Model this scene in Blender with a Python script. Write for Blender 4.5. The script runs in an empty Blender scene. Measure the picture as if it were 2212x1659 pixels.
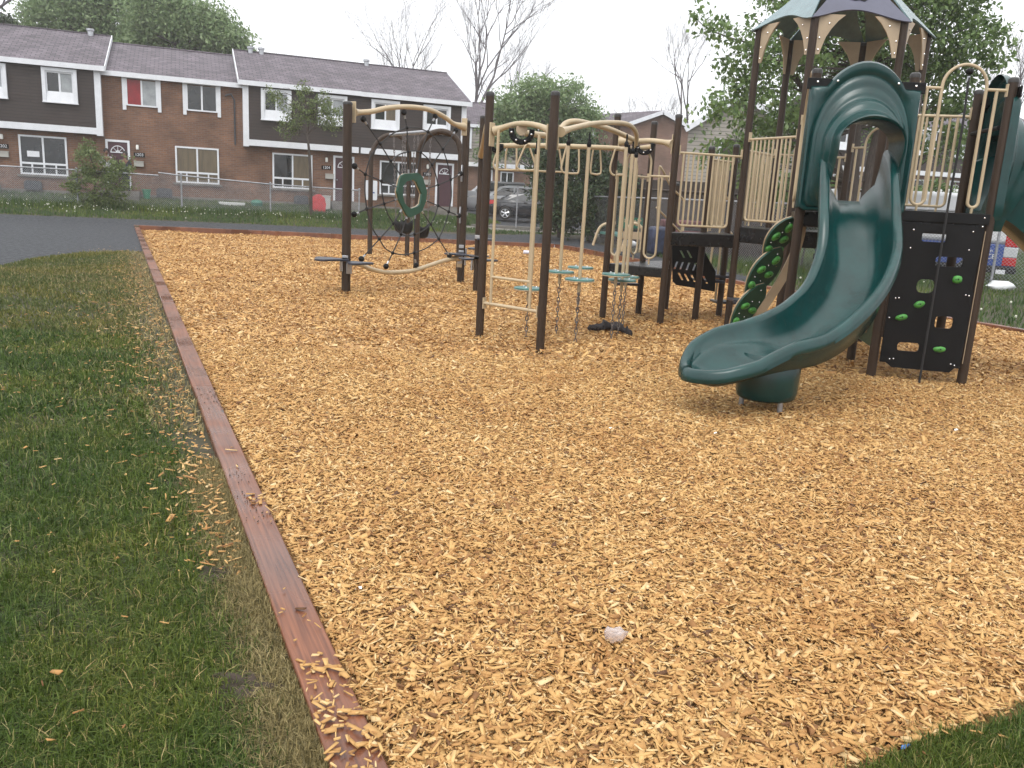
import bpy, math, random
import numpy as np
from mathutils import Vector, Matrix
random.seed(7); rng = np.random.default_rng(7)
scene = bpy.context.scene
col = scene.collection
rad = math.radians

# ------------------------------------------------------------------ camera
K = 2212 / 4032                       # pixel helpers work on a 2212 x 1659 picture
FOC = 3260 * K
CX, CY = 1106.0, 829.5
_dn = np.array([-801.6, 14768, 3260.0]); _dn /= np.linalg.norm(_dn)
_fw = np.array([0, 0, 1.0]) - _dn * _dn[2]; _fw /= np.linalg.norm(_fw)
_rt = np.cross(_dn, _fw)
RM = np.array([_rt, _fw, -_dn])
EYE = np.array([0, 0, 1.5])
cam_data = bpy.data.cameras.new("camera")
cam = bpy.data.objects.new("camera", cam_data); col.objects.link(cam)
cam_data.sensor_width = 36; cam_data.lens = 3260 / 4032 * 36
cam_data.clip_start = 0.05; cam_data.clip_end = 3000
mw = Matrix.Identity(4)
for i in range(3):
    mw[i][0] = RM[i, 0]; mw[i][1] = -RM[i, 1]; mw[i][2] = -RM[i, 2]
mw[2][3] = 1.5
cam.matrix_world = mw
scene.camera = cam

# ------------------------------------------------------------------ sky, sun, exposure
world = bpy.data.worlds.new("World"); scene.world = world; world.use_nodes = True
nt = world.node_tree; nt.nodes.clear()
SUN_EL, SUN_ROT = 58, 200
sky = nt.nodes.new("ShaderNodeTexSky"); sky.sky_type = 'NISHITA'; sky.sun_disc = False
sky.sun_elevation = rad(SUN_EL); sky.sun_rotation = rad(SUN_ROT); sky.air_density = 1; sky.dust_density = 4
hsv = nt.nodes.new("ShaderNodeHueSaturation"); hsv.inputs['Saturation'].default_value = 0.18
nt.links.new(sky.outputs[0], hsv.inputs['Color'])
mul = nt.nodes.new("ShaderNodeVectorMath"); mul.operation = 'SCALE'; mul.inputs['Scale'].default_value = 0.08
nt.links.new(hsv.outputs[0], mul.inputs[0])
tc = nt.nodes.new("ShaderNodeTexCoord"); sx = nt.nodes.new("ShaderNodeSeparateXYZ")
nt.links.new(tc.outputs['Generated'], sx.inputs[0])
ramp = nt.nodes.new("ShaderNodeValToRGB")           # overcast cloud deck: bright overhead, a little darker at the horizon
ramp.color_ramp.elements[0].position = 0.0; ramp.color_ramp.elements[0].color = (0.70, 0.715, 0.76, 1)
ramp.color_ramp.elements[1].position = 1.0; ramp.color_ramp.elements[1].color = (1.28, 1.28, 1.27, 1)
e = ramp.color_ramp.elements.new(0.22); e.color = (0.84, 0.85, 0.88, 1)
nt.links.new(sx.outputs['Z'], ramp.inputs[0])
cn = nt.nodes.new("ShaderNodeTexNoise"); cn.inputs['Scale'].default_value = 2.2; cn.inputs['Detail'].default_value = 5
nt.links.new(tc.outputs['Generated'], cn.inputs['Vector'])
cm = nt.nodes.new("ShaderNodeMapRange"); cm.inputs['From Min'].default_value = 0.3; cm.inputs['From Max'].default_value = 0.7
cm.inputs['To Min'].default_value = 0.93; cm.inputs['To Max'].default_value = 1.05
nt.links.new(cn.outputs['Fac'], cm.inputs['Value'])
cs = nt.nodes.new("ShaderNodeVectorMath"); cs.operation = 'SCALE'
nt.links.new(ramp.outputs[0], cs.inputs[0]); nt.links.new(cm.outputs[0], cs.inputs['Scale'])
add = nt.nodes.new("ShaderNodeVectorMath"); add.operation = 'ADD'
nt.links.new(mul.outputs[0], add.inputs[0]); nt.links.new(cs.outputs[0], add.inputs[1])
bg = nt.nodes.new("ShaderNodeBackground"); bg.inputs['Strength'].default_value = 1.0
nt.links.new(add.outputs[0], bg.inputs['Color'])
wo = nt.nodes.new("ShaderNodeOutputWorld"); nt.links.new(bg.outputs[0], wo.inputs['Surface'])
sd = bpy.data.lights.new("sun", 'SUN'); sd.energy = 0.6; sd.angle = rad(25); sd.color = (1, 0.97, 0.93)
sun = bpy.data.objects.new("sun", sd); col.objects.link(sun)
sun.rotation_euler = (rad(90 - SUN_EL), 0, rad(180 - SUN_ROT))
scene.view_settings.view_transform = 'Standard'; scene.view_settings.look = 'None'
scene.view_settings.exposure = 0.38; scene.view_settings.gamma = 1.0
scene.cycles.max_bounces = 6; scene.cycles.diffuse_bounces = 3; scene.cycles.glossy_bounces = 3
scene.cycles.transparent_max_bounces = 8; scene.cycles.volume_bounces = 1

# ------------------------------------------------------------------ pixel <-> world helpers
def ray(x, y): return RM @ (np.array([x - CX, y - CY, FOC]) / FOC)
def G(x, y, z=0.0):
    d = ray(x, y); t = (z - 1.5) / d[2]; return EYE + d * t
def at(x, y, Y):
    d = ray(x, y); return EYE + d * (Y / d[1])
def V(*a): return np.array(a, float)

# ------------------------------------------------------------------ terrain
FA = rad(21.34)
FU = V(math.cos(FA), math.sin(FA), 0); FN = V(-math.sin(FA), math.cos(FA), 0)
FQ = V(-8.87, 39.86, 0)
def fpt(u, s, z=0.0): return FQ + FU * u - FN * s + V(0, 0, z)      # facade frame: along, towards the viewer, up
def sst(t): t = min(max(t, 0.0), 1.0); return t * t * (3 - 2 * t)
def ground(x, y):
    p = V(x, y, 0) - FQ
    u = p @ FU; s = -(p @ FN)
    hl = 0.8 * min(max((8.6 - s) / 8.6, 0), 1)
    hr = 0.034 * max(0.0, y - 30)
    w = sst((u - 6.0) / 3.0)
    return hl * (1 - w) + hr * w
def chipz(y): return -0.13 * sst((y - 12) / 14.0)
def gp(x, y, dz=0.0): return V(x, y, ground(x, y) + dz)

# ------------------------------------------------------------------ materials
MATS = {}
def mat(name, c, rough=0.6, metal=0.0, var=0.0, vscale=6.0, bump=0.0, bscale=60.0, spec=0.5, c2=None, stretch=None, coat=0.0, rvar=0.0):
    if name in MATS: return MATS[name]
    m = bpy.data.materials.new(name); m.use_nodes = True; MATS[name] = m
    n = m.node_tree.nodes; l = m.node_tree.links; b = n['Principled BSDF']
    b.inputs['Base Color'].default_value = (*c, 1); b.inputs['Roughness'].default_value = rough
    b.inputs['Metallic'].default_value = metal; b.inputs['Specular IOR Level'].default_value = spec
    if coat: b.inputs['Coat Weight'].default_value = coat; b.inputs['Coat Roughness'].default_value = 0.12
    tcn = n.new('ShaderNodeTexCoord'); src = tcn.outputs['Object']
    if stretch:
        mp = n.new('ShaderNodeMapping'); mp.inputs['Scale'].default_value = stretch
        l.new(src, mp.inputs[0]); src = mp.outputs[0]
    if var or rvar:
        t = n.new('ShaderNodeTexNoise'); t.inputs['Scale'].default_value = vscale; t.inputs['Detail'].default_value = 6
        t.inputs['Roughness'].default_value = 0.65
        l.new(src, t.inputs['Vector'])
    if var:
        r = n.new('ShaderNodeMix'); r.data_type = 'RGBA'
        cc = c2 or tuple(max(0, v * (1 - var)) for v in c)
        ca = c if c2 else tuple(min(1, v * (1 + var)) for v in c)
        r.inputs[6].default_value = (*ca, 1); r.inputs[7].default_value = (*cc, 1)
        mr = n.new('ShaderNodeMapRange'); mr.inputs['From Min'].default_value = 0.35; mr.inputs['From Max'].default_value = 0.65
        l.new(t.outputs['Fac'], mr.inputs['Value']); l.new(mr.outputs[0], r.inputs[0]); l.new(r.outputs[2], b.inputs['Base Color'])
    if rvar:
        mr = n.new('ShaderNodeMapRange'); mr.inputs['From Min'].default_value = 0.35; mr.inputs['From Max'].default_value = 0.65
        mr.inputs['To Min'].default_value = max(0.03, rough - rvar); mr.inputs['To Max'].default_value = min(1, rough + rvar)
        l.new(t.outputs['Fac'], mr.inputs['Value']); l.new(mr.outputs[0], b.inputs['Roughness'])
    if bump:
        t2 = n.new('ShaderNodeTexNoise'); t2.inputs['Scale'].default_value = bscale; t2.inputs['Detail'].default_value = 4
        l.new(src, t2.inputs['Vector'])
        bp = n.new('ShaderNodeBump'); bp.inputs['Strength'].default_value = bump; bp.inputs['Distance'].default_value = 0.01
        l.new(t2.outputs['Fac'], bp.inputs['Height']); l.new(bp.outputs[0], b.inputs['Normal'])
    return m

def island_mat(name, cols, rough=0.6, var=0.3, spec=0.4, trans=0.0, patch=None):
    """colour picked per loose piece (chip, blade, leaf) from a ramp; patch = (colour, scale, lo, hi) blends broad patches"""
    m = bpy.data.materials.new(name); m.use_nodes = True; MATS[name] = m
    n = m.node_tree.nodes; l = m.node_tree.links; b = n['Principled BSDF']
    g = n.new('ShaderNodeNewGeometry'); r = n.new('ShaderNodeValToRGB')
    el = r.color_ramp.elements
    while len(el) < len(cols): el.new(0.5)
    for i, (p, c) in enumerate(cols): el[i].position = p; el[i].color = (*c, 1)
    l.new(g.outputs['Random Per Island'], r.inputs[0])
    out = r.outputs[0]
    if patch:
        tcn = n.new('ShaderNodeTexCoord')
        t = n.new('ShaderNodeTexNoise'); t.inputs['Scale'].default_value = patch[1]; t.inputs['Detail'].default_value = 3
        l.new(tcn.outputs['Object'], t.inputs['Vector'])
        mr = n.new('ShaderNodeMapRange'); mr.inputs['From Min'].default_value = patch[2]; mr.inputs['From Max'].default_value = patch[3]
        l.new(t.outputs['Fac'], mr.inputs['Value'])
        mx = n.new('ShaderNodeMix'); mx.data_type = 'RGBA'; mx.blend_type = 'MULTIPLY'
        l.new(mr.outputs[0], mx.inputs[0]); l.new(out, mx.inputs[6]); mx.inputs[7].default_value = (*patch[0], 1)
        out = mx.outputs[2]
    l.new(out, b.inputs['Base Color']); b.inputs['Roughness'].default_value = rough
    b.inputs['Specular IOR Level'].default_value = spec
    if trans:
        tr = n.new('ShaderNodeBsdfTranslucent'); l.new(out, tr.inputs['Color'])
        ms = n.new('ShaderNodeMixShader'); ms.inputs[0].default_value = trans
        l.new(b.outputs[0], ms.inputs[1]); l.new(tr.outputs[0], ms.inputs[2])
        l.new(ms.outputs[0], n['Material Output'].inputs['Surface'])
    return m

def brick_mat(name, c1, c2, mortar, bw, bh, gap=0.012, rough=0.85, vertical=True, var=0.25):
    """brick / shingle / clapboard courses; 'vertical' maps object Z to rows, along-wall distance to columns"""
    m = bpy.data.materials.new(name); m.use_nodes = True; MATS[name] = m
    n = m.node_tree.nodes; l = m.node_tree.links; b = n['Principled BSDF']
    tcn = n.new('ShaderNodeUVMap')
    br = n.new('ShaderNodeTexBrick'); br.inputs['Scale'].default_value = 1.0
    br.inputs['Brick Width'].default_value = bw; br.inputs['Row Height'].default_value = bh
    br.inputs['Mortar Size'].default_value = gap; br.inputs['Mortar Smooth'].default_value = 0.1
    br.inputs['Color1'].default_value = (*c1, 1); br.inputs['Color2'].default_value = (*c2, 1); br.inputs['Mortar'].default_value = (*mortar, 1)
    l.new(tcn.outputs[0], br.inputs['Vector'])
    t = n.new('ShaderNodeTexNoise'); t.inputs['Scale'].default_value = 0.9; t.inputs['Detail'].default_value = 6
    l.new(tcn.outputs[0], t.inputs['Vector'])
    mr = n.new('ShaderNodeMapRange'); mr.inputs['To Min'].default_value = 1 - var; mr.inputs['To Max'].default_value = 1 + var
    mr.inputs['From Min'].default_value = 0.3; mr.inputs['From Max'].default_value = 0.7
    l.new(t.outputs['Fac'], mr.inputs['Value'])
    vm = n.new('ShaderNodeVectorMath'); vm.operation = 'SCALE'
    l.new(br.outputs['Color'], vm.inputs[0]); l.new(mr.outputs[0], vm.inputs['Scale']); l.new(vm.outputs[0], b.inputs['Base Color'])
    bp = n.new('ShaderNodeBump'); bp.inputs['Strength'].default_value = 0.5; bp.inputs['Distance'].default_value = 0.01
    l.new(br.outputs['Fac'], bp.inputs['Height']); bp.invert = True; l.new(bp.outputs[0], b.inputs['Normal'])
    b.inputs['Roughness'].default_value = rough
    return m

POST = mat('wet_brown_post', (0.036, 0.022, 0.0135), 0.5, spec=0.28, var=0.25, vscale=5, bump=0.25, bscale=220, rvar=0.08, stretch=(3, 3, 0.4))
CAP = mat('post_cap', (0.022, 0.020, 0.019), 0.4, bump=0.2, bscale=150)
TAN = mat('tan_powder_coat', (0.43, 0.34, 0.215), 0.38, var=0.06, vscale=4, bump=0.18, bscale=260)
TANP = mat('tan_plastic', (0.36, 0.275, 0.18), 0.5, var=0.08, vscale=5, bump=0.15, bscale=140)
GRN = mat('green_moulded_plastic', (0.003, 0.036, 0.034), 0.16, var=0.22, vscale=3.5, bump=0.10, bscale=260, rvar=0.08)
GRNP = mat('green_sheet_plastic', (0.007, 0.055, 0.036), 0.36, var=0.15, vscale=4, bump=0.15, bscale=200)
LIME = mat('lime_hold', (0.065, 0.27, 0.048), 0.45, var=0.25, vscale=18, bump=0.4, bscale=50)
BLK = mat('black_sheet_plastic', (0.004, 0.004, 0.0045), 0.5, spec=0.2, var=0.3, vscale=3, bump=0.15, bscale=120)
DECK = mat('dark_deck_coating', (0.009, 0.008, 0.008), 0.32, spec=0.4, var=0.3, vscale=8, bump=0.2, bscale=90, rvar=0.12)
STEP = mat('slate_step', (0.022, 0.026, 0.040), 0.3, var=0.2, vscale=9, bump=0.2, bscale=90)
PODM = mat('pod_green', (0.06, 0.17, 0.155), 0.3, var=0.2, vscale=9)
ROPE = mat('black_rope', (0.018, 0.018, 0.019), 0.7, bump=0.9, bscale=300)
STEEL = mat('galvanised_steel', (0.40, 0.41, 0.43), 0.35, metal=0.8, var=0.15, vscale=12)
CHAIN = mat('weathered_chain', (0.16, 0.145, 0.14), 0.45, metal=0.7, var=0.4, vscale=60)
BOLT = mat('bolt', (0.75, 0.75, 0.76), 0.25, metal=0.9)
ROOFP = mat('roof_panel_plastic', (0.10, 0.17, 0.185), 0.18, spec=0.8, var=0.15, vscale=7, bump=0.25, bscale=120)
ROOFG = mat('grey_roof_panel', (0.075, 0.078, 0.115), 0.4, var=0.1, vscale=5)
WHITE = mat('white_trim', (0.66, 0.68, 0.71), 0.55, var=0.06, vscale=3)
GLASS = mat('window_glass', (0.016, 0.019, 0.021), 0.06, spec=0.7, var=0.3, vscale=1.2)
CURT = mat('tan_curtain', (0.10, 0.075, 0.04), 0.35, spec=0.7, var=0.3, vscale=2, stretch=(6, 6, 0.5))
PALEC = mat('pale_curtain', (0.28, 0.30, 0.31), 0.3, var=0.2, vscale=3)
REDC = mat('red_curtain', (0.22, 0.01, 0.015), 0.4, var=0.2, vscale=3)
DOOR = mat('plum_door', (0.055, 0.020, 0.028), 0.45, var=0.1)
CONC = mat('concrete', (0.16, 0.15, 0.135), 0.85, var=0.2, vscale=3, bump=0.3, bscale=40)
DARKG = mat('dark_vent', (0.045, 0.05, 0.058), 0.7, var=0.3, vscale=12)
BRICK = brick_mat('orange_brown_brick', (0.185, 0.088, 0.048), (0.128, 0.060, 0.036), (0.150, 0.120, 0.098), 0.24, 0.078, 0.009, var=0.38)
BRICK2 = brick_mat('far_brick', (0.20, 0.115, 0.080), (0.165, 0.092, 0.066), (0.19, 0.14, 0.11), 0.24, 0.078, 0.008)
SHING = brick_mat('grey_shingles', (0.150, 0.127, 0.148), (0.078, 0.066, 0.080), (0.038, 0.033, 0.040), 0.34, 0.20, 0.020, rough=0.75)
DSID = brick_mat('dark_brown_siding', (0.036, 0.024, 0.020), (0.032, 0.021, 0.018), (0.014, 0.010, 0.009), 6.0, 0.125, 0.010, rough=0.6, var=0.15)
GSID = brick_mat('grey_clapboard', (0.29, 0.27, 0.235), (0.28, 0.26, 0.225), (0.14, 0.13, 0.115), 8.0, 0.20, 0.018, rough=0.7, var=0.1)
WOODF = brick_mat('dark_fence_boards', (0.050, 0.036, 0.028), (0.034, 0.026, 0.021), (0.010, 0.008, 0.007), 0.14, 3.0, 0.008, rough=0.8)
GRASSG = mat('turf_soil', (0.034, 0.042, 0.014), 0.9, var=0.5, vscale=1.6, bump=0.6, bscale=30, c2=(0.060, 0.044, 0.028))
SOIL = mat('bare_soil', (0.042, 0.028, 0.019), 0.85, var=0.4, vscale=8, bump=0.8, bscale=40)
ASPH = mat('wet_asphalt', (0.036, 0.039, 0.045), 0.8, var=0.35, vscale=11, bump=0.9, bscale=120, rvar=0.12, spec=0.35)
CHIPB = mat('chip_bed', (0.38, 0.22, 0.09), 0.9, var=0.3, vscale=40, bump=1.0, bscale=60)
BARK = mat('bark', (0.060, 0.048, 0.040), 0.9, var=0.4, vscale=10, bump=0.8, bscale=30, stretch=(4, 4, 0.7))
BARKG = mat('grey_bark', (0.105, 0.093, 0.100), 0.9, var=0.3, vscale=10)
BOARD = None

# ------------------------------------------------------------------ mesh builder
ORG = {}
class MB:
    def __init__(s): s.v = []; s.f = []; s.uv = None
    def add(s, vs, fs):
        o = len(s.v); s.v += [tuple(map(float, p)) for p in vs]; s.f += [tuple(i + o for i in f) for f in fs]; return s
    def box(s, c, d, ang=0.0, axes=None):
        c = V(*c); hx, hy, hz = d[0] / 2, d[1] / 2, d[2] / 2
        if axes is None: axes = (V(math.cos(ang), math.sin(ang), 0), V(-math.sin(ang), math.cos(ang), 0), V(0, 0, 1))
        vs = [c + axes[0] * i * hx + axes[1] * j * hy + axes[2] * k * hz for i in (-1, 1) for j in (-1, 1) for k in (-1, 1)]
        return s.add(vs, [(0, 1, 3, 2), (4, 6, 7, 5), (0, 4, 5, 1), (2, 3, 7, 6), (0, 2, 6, 4), (1, 5, 7, 3)])
    def tube(s, path, r, n=10, cap=True, closed=False):
        P = [V(*p) for p in path]; m = len(P)
        R = [r] * m if np.isscalar(r) else list(r)
        T = []
        for i in range(m):
            if closed: t = P[(i + 1) % m] - P[i - 1]
            else: t = P[min(i + 1, m - 1)] - P[max(i - 1, 0)]
            T.append(t / (np.linalg.norm(t) + 1e-12))
        a = V(0, 0, 1) if abs(T[0][2]) < 0.9 else V(1, 0, 0)
        x = np.cross(a, T[0]); x /= np.linalg.norm(x)
        vs = []
        for i in range(m):
            x = x - T[i] * (x @ T[i]); x /= np.linalg.norm(x) + 1e-12
            y = np.cross(T[i], x)
            for k in range(n):
                q = 2 * math.pi * k / n
                vs.append(P[i] + R[i] * (math.cos(q) * x + math.sin(q) * y))
        fs = []
        for i in range(m if closed else m - 1):
            j = (i + 1) % m
            for k in range(n):
                k2 = (k + 1) % n
                fs.append((i * n + k, i * n + k2, j * n + k2, j * n + k))
        if cap and not closed:
            fs.append(tuple(range(n - 1, -1, -1))); fs.append(tuple((m - 1) * n + k for k in range(n)))
        return s.add(vs, fs)
    def lathe(s, c, prof, n=20, axis=None):
        c = V(*c); z = V(0, 0, 1) if axis is None else V(*axis) / np.linalg.norm(axis)
        a = V(1, 0, 0) if abs(z[0]) < 0.9 else V(0, 1, 0)
        x = np.cross(a, z); x /= np.linalg.norm(x); y = np.cross(z, x)
        vs = [c + z * h + r * (math.cos(2 * math.pi * k / n) * x + math.sin(2 * math.pi * k / n) * y) for r, h in prof for k in range(n)]
        m = len(prof)
        fs = [(i * n + k, i * n + (k + 1) % n, (i + 1) * n + (k + 1) % n, (i + 1) * n + k) for i in range(m - 1) for k in range(n)]
        fs += [tuple(range(n - 1, -1, -1)), tuple((m - 1) * n + k for k in range(n))]
        return s.add(vs, fs)
    def ball(s, c, r, n=10, sq=(1, 1, 1), wob=0.0):
        c = V(*c); vs = [c + V(0, 0, -r * sq[2])]; m = n // 2
        for i in range(1, m):
            th = -math.pi / 2 + math.pi * i / m
            for k in range(n):
                q = 2 * math.pi * k / n; rr = r * (1 + (random.uniform(-wob, wob) if wob else 0))
                vs.append(c + V(rr * math.cos(th) * math.cos(q) * sq[0], rr * math.cos(th) * math.sin(q) * sq[1], rr * math.sin(th) * sq[2]))
        vs.append(c + V(0, 0, r * sq[2])); L = len(vs) - 1
        fs = [(0, 1 + (k + 1) % n, 1 + k) for k in range(n)]
        for i in range(m - 2):
            for k in range(n):
                a = 1 + i * n; fs.append((a + k, a + (k + 1) % n, a + n + (k + 1) % n, a + n + k))
        a = 1 + (m - 2) * n
        fs += [(a + k, a + (k + 1) % n, L) for k in range(n)]
        return s.add(vs, fs)
    def prism(s, poly, o, u, w, t, nrm=None):
        """polygon [(a,b)] in plane o + a*u + b*w, thickness t along the normal (centred)"""
        o, u, w = V(*o), V(*u), V(*w)
        nn = np.cross(u, w); nn /= np.linalg.norm(nn)
        n = len(poly)
        vs = [o + u * a + w * b + nn * t / 2 for a, b in poly] + [o + u * a + w * b - nn * t / 2 for a, b in poly]
        fs = [tuple(range(n)), tuple(range(2 * n - 1, n - 1, -1))] + [(i, i + n, (i + 1) % n + n, (i + 1) % n) for i in range(n)]
        return s.add(vs, fs)
    def grid(s, rows, closed=False):
        m, n = len(rows), len(rows[0]); vs = [p for r in rows for p in r]
        fs = [(i * n + k, i * n + (k + 1) % n, (i + 1) * n + (k + 1) % n, (i + 1) * n + k) for i in range(m - 1) for k in range(n if closed else n - 1)]
        return s.add(vs, fs)
    def build(s, name, m, parent=None, smooth=35, bevel=0.0, solid=0.0, wall=None):
        me = bpy.data.meshes.new(name)
        org = ORG.get(parent.name, V(0, 0, 0)) if parent else V(0, 0, 0)
        vv = [(x - org[0], y - org[1], z - org[2]) for x, y, z in s.v]
        me.from_pydata(vv, [], s.f); me.update()
        if wall is not None:                                   # metric UVs along (direction, up-slope)
            uvl = me.uv_layers.new(name='UVMap'); co = np.array(s.v)
            li = np.zeros(len(me.loops), int); me.loops.foreach_get('vertex_index', li); uv = np.zeros((len(li), 2))
            if isinstance(wall, str):
                for p in me.polygons:
                    n = V(*p.normal); a = np.cross(V(0, 0, 1), n)
                    a = FU if np.linalg.norm(a) < 0.05 else a / np.linalg.norm(a); bb = np.cross(n, a)
                    for l in p.loop_indices: uv[l] = (co[li[l]] @ a, co[li[l]] @ bb)
            else: uv = np.stack([(co @ V(*wall[0]))[li], (co @ V(*wall[1]))[li]], 1)
            uvl.data.foreach_set('uv', uv.ravel())
        if smooth: me.shade_smooth(); me.set_sharp_from_angle(angle=rad(smooth))
        ob = bpy.data.objects.new(name, me); col.objects.link(ob)
        if m: me.materials.append(m)
        if parent: ob.parent = parent; ORG[ob.name] = org
        if bevel:
            bv = ob.modifiers.new('bevel', 'BEVEL'); bv.width = bevel; bv.segments = 2; bv.limit_method = 'ANGLE'; bv.angle_limit = rad(40)
        if solid:
            so = ob.modifiers.new('solid', 'SOLIDIFY'); so.thickness = solid; so.offset = 0
        return ob

def np_obj(name, verts, faces_tri, m, loops=None, smooth=False):
    """fast mesh from numpy arrays, faces all with k corners"""
    me = bpy.data.meshes.new(name); k = faces_tri.shape[1]; nf = len(faces_tri)
    me.vertices.add(len(verts)); me.vertices.foreach_set('co', verts.astype(np.float32).ravel())
    me.loops.add(nf * k); me.loops.foreach_set('vertex_index', faces_tri.astype(np.int32).ravel())
    me.polygons.add(nf); me.polygons.foreach_set('loop_start', (np.arange(nf) * k).astype(np.int32))
    me.update(calc_edges=True)
    if smooth: me.shade_smooth()
    ob = bpy.data.objects.new(name, me); col.objects.link(ob); me.materials.append(m)
    return ob

def tag(o, label=None, cat=None, group=None, kind=None):
    if label: o['label'] = label
    if cat: o['category'] = cat
    if group: o['group'] = group
    if kind: o['kind'] = kind
    return o
def thing(name, loc, label, cat, group=None):
    o = bpy.data.objects.new(name, None); col.objects.link(o); o.location = loc; o.empty_display_size = 0.2
    ORG[o.name] = V(*loc); return tag(o, label, cat, group)
def plate(outer, holes, o, u, w, t, name, m, parent=None, smooth=30, bevel=0.0):
    """flat sheet with real holes, filled by a 2D curve"""
    cu = bpy.data.curves.new('tmp', 'CURVE'); cu.dimensions = '2D'; cu.fill_mode = 'BOTH'; cu.extrude = t / 2
    if bevel: cu.bevel_depth = bevel; cu.bevel_resolution = 1; cu.extrude = max(t / 2 - bevel, 0.0005)
    for poly in [outer] + list(holes):
        sp = cu.splines.new('POLY'); sp.points.add(len(poly) - 1); sp.use_cyclic_u = True
        for i, (a, b) in enumerate(poly): sp.points[i].co = (a, b, 0, 1)
    ob = bpy.data.objects.new('tmp', cu); col.objects.link(ob)
    dg = bpy.context.evaluated_depsgraph_get(); dg.update()
    me = bpy.data.meshes.new_from_object(ob.evaluated_get(dg)); bpy.data.objects.remove(ob); bpy.data.curves.remove(cu)
    o, u, w = V(*o), V(*u), V(*w); nn = np.cross(u, w); nn /= np.linalg.norm(nn)
    b = MB(); b.add([o + u * p.co.x + w * p.co.y + nn * p.co.z for p in me.vertices], [tuple(p.vertices) for p in me.polygons])
    bpy.data.meshes.remove(me)
    return b.build(name, m, parent, smooth=smooth)
def textobj(s, size, o, u, w, m, name, parent, thick=0.004):
    cu = bpy.data.curves.new('tmp', 'FONT'); cu.body = s; cu.size = size; cu.align_x = 'CENTER'; cu.align_y = 'CENTER'; cu.extrude = thick; cu.resolution_u = 3
    ob = bpy.data.objects.new('tmp', cu); col.objects.link(ob)
    dg = bpy.context.evaluated_depsgraph_get(); dg.update()
    me = bpy.data.meshes.new_from_object(ob.evaluated_get(dg)); bpy.data.objects.remove(ob); bpy.data.curves.remove(cu)
    o, u, w = V(*o), V(*u), V(*w); nn = np.cross(u, w); nn /= np.linalg.norm(nn)
    b = MB(); b.add([o + u * p.co.x + w * p.co.y + nn * p.co.z for p in me.vertices], [tuple(p.vertices) for p in me.polygons])
    return b.build(name, m, parent, smooth=0)
def spline(pts, n=8, closed=False):
    P = [V(*p) for p in pts]; out = []; m = len(P)
    rngi = range(m if closed else m - 1)
    for i in rngi:
        if closed: p0, p1, p2, p3 = P[i - 1], P[i], P[(i + 1) % m], P[(i + 2) % m]
        else: p0, p1, p2, p3 = P[max(i - 1, 0)], P[i], P[i + 1], P[min(i + 2, m - 1)]
        for k in range(n):
            t = k / n
            out.append(0.5 * ((2 * p1) + (-p0 + p2) * t + (2 * p0 - 5 * p1 + 4 * p2 - p3) * t * t + (-p0 + 3 * p1 - 3 * p2 + p3) * t ** 3))
    if not closed: out.append(P[-1])
    return out
def rrect(a0, b0, a1, b1, r, n=4):
    out = []
    for cx, cy, st in ((a1 - r, b0 + r, -90), (a1 - r, b1 - r, 0), (a0 + r, b1 - r, 90), (a0 + r, b0 + r, 180)):
        for k in range(n + 1): q = rad(st + 90 * k / n); out.append((cx + r * math.cos(q), cy + r * math.sin(q)))
    return out

#@@GROUND
# ------------------------------------------------------------------ ground regions
from mathutils.geometry import delaunay_2d_cdt
def outer_x(y): return 0.487 - 0.4777 * y            # outer edge of the long left timber
def inner_x(y): return 0.640 - 0.4777 * y
CH = [(-0.070, 1.486), (inner_x(28.5), 28.5), (-9.0, 29.4), (-4.6, 30.15), (-0.4, 30.8), (1.3, 31.2), (2.05, 29.6), (2.75, 27.1), (3.5, 24.6), (4.15, 21.6),
      (4.95, 18.4), (5.95, 15.9), (7.25, 12.9), (8.6, 10.4), (10.5, 6.77)]
def offset_poly(P, d):
    P = [V(*p) for p in P]; m = len(P); out = []
    for i in range(m):
        a, b, c = P[i - 1], P[i], P[(i + 1) % m]
        e1 = (b - a) / np.linalg.norm(b - a); e2 = (c - b) / np.linalg.norm(c - b)
        n1 = V(-e1[1], e1[0]); n2 = V(-e2[1], e2[0]); n = n1 + n2; n /= np.linalg.norm(n)
        out.append(b + n * d / max(0.35, n @ n1))
    return out
CHO = offset_poly(CH, 0.10)                            # clockwise list: positive offset is outward
PATH = [(-8.3, 18.5), (-9.0, 17.3), (-9.0, 15.4), (-8.6, 13.7), (-9.4, 11.4), (-14, 8), (-48, 4), (-48, 16), tuple(fpt(-32, 7.0)[:2]), tuple(fpt(-22, 7.1)[:2]), tuple(fpt(-12, 7.0)[:2]),
        tuple(fpt(-4, 7.1)[:2]), tuple(fpt(4.5, 7.6)[:2]), (0.9, 36.2), (2.6, 34.2), (3.9, 29.6), (4.9, 25.2), (5.5, 21.5), (5.9, 19.2), (5.0, 18.6), (3.4, 24.0), (1.0, 30.5), (-5, 29.5), (-12.5, 28.0)]
ROAD = [(-2.2, 37.4), tuple(fpt(7.4, 3)[:2]), tuple(fpt(7.4, -30)[:2]), (14, 80), (26, 70), (12, 50), (7.5, 44), (4.2, 39.4), (0.9, 37.9)]
PAVE = [(-3.2, 36.2), (-2.3, 37.2), (0.9, 37.75), (4.2, 39.2), (7.5, 43.8), (8.3, 43.0), (4.8, 37.6), (1.6, 36.9)]
def inpoly(P, x, y):
    c = False; m = len(P)
    for i in range(m):
        x1, y1 = P[i][0], P[i][1]; x2, y2 = P[i - 1][0], P[i - 1][1]
        if (y1 > y) != (y2 > y) and x < (x2 - x1) * (y - y1) / (y2 - y1) + x1: c = not c
    return c
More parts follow.
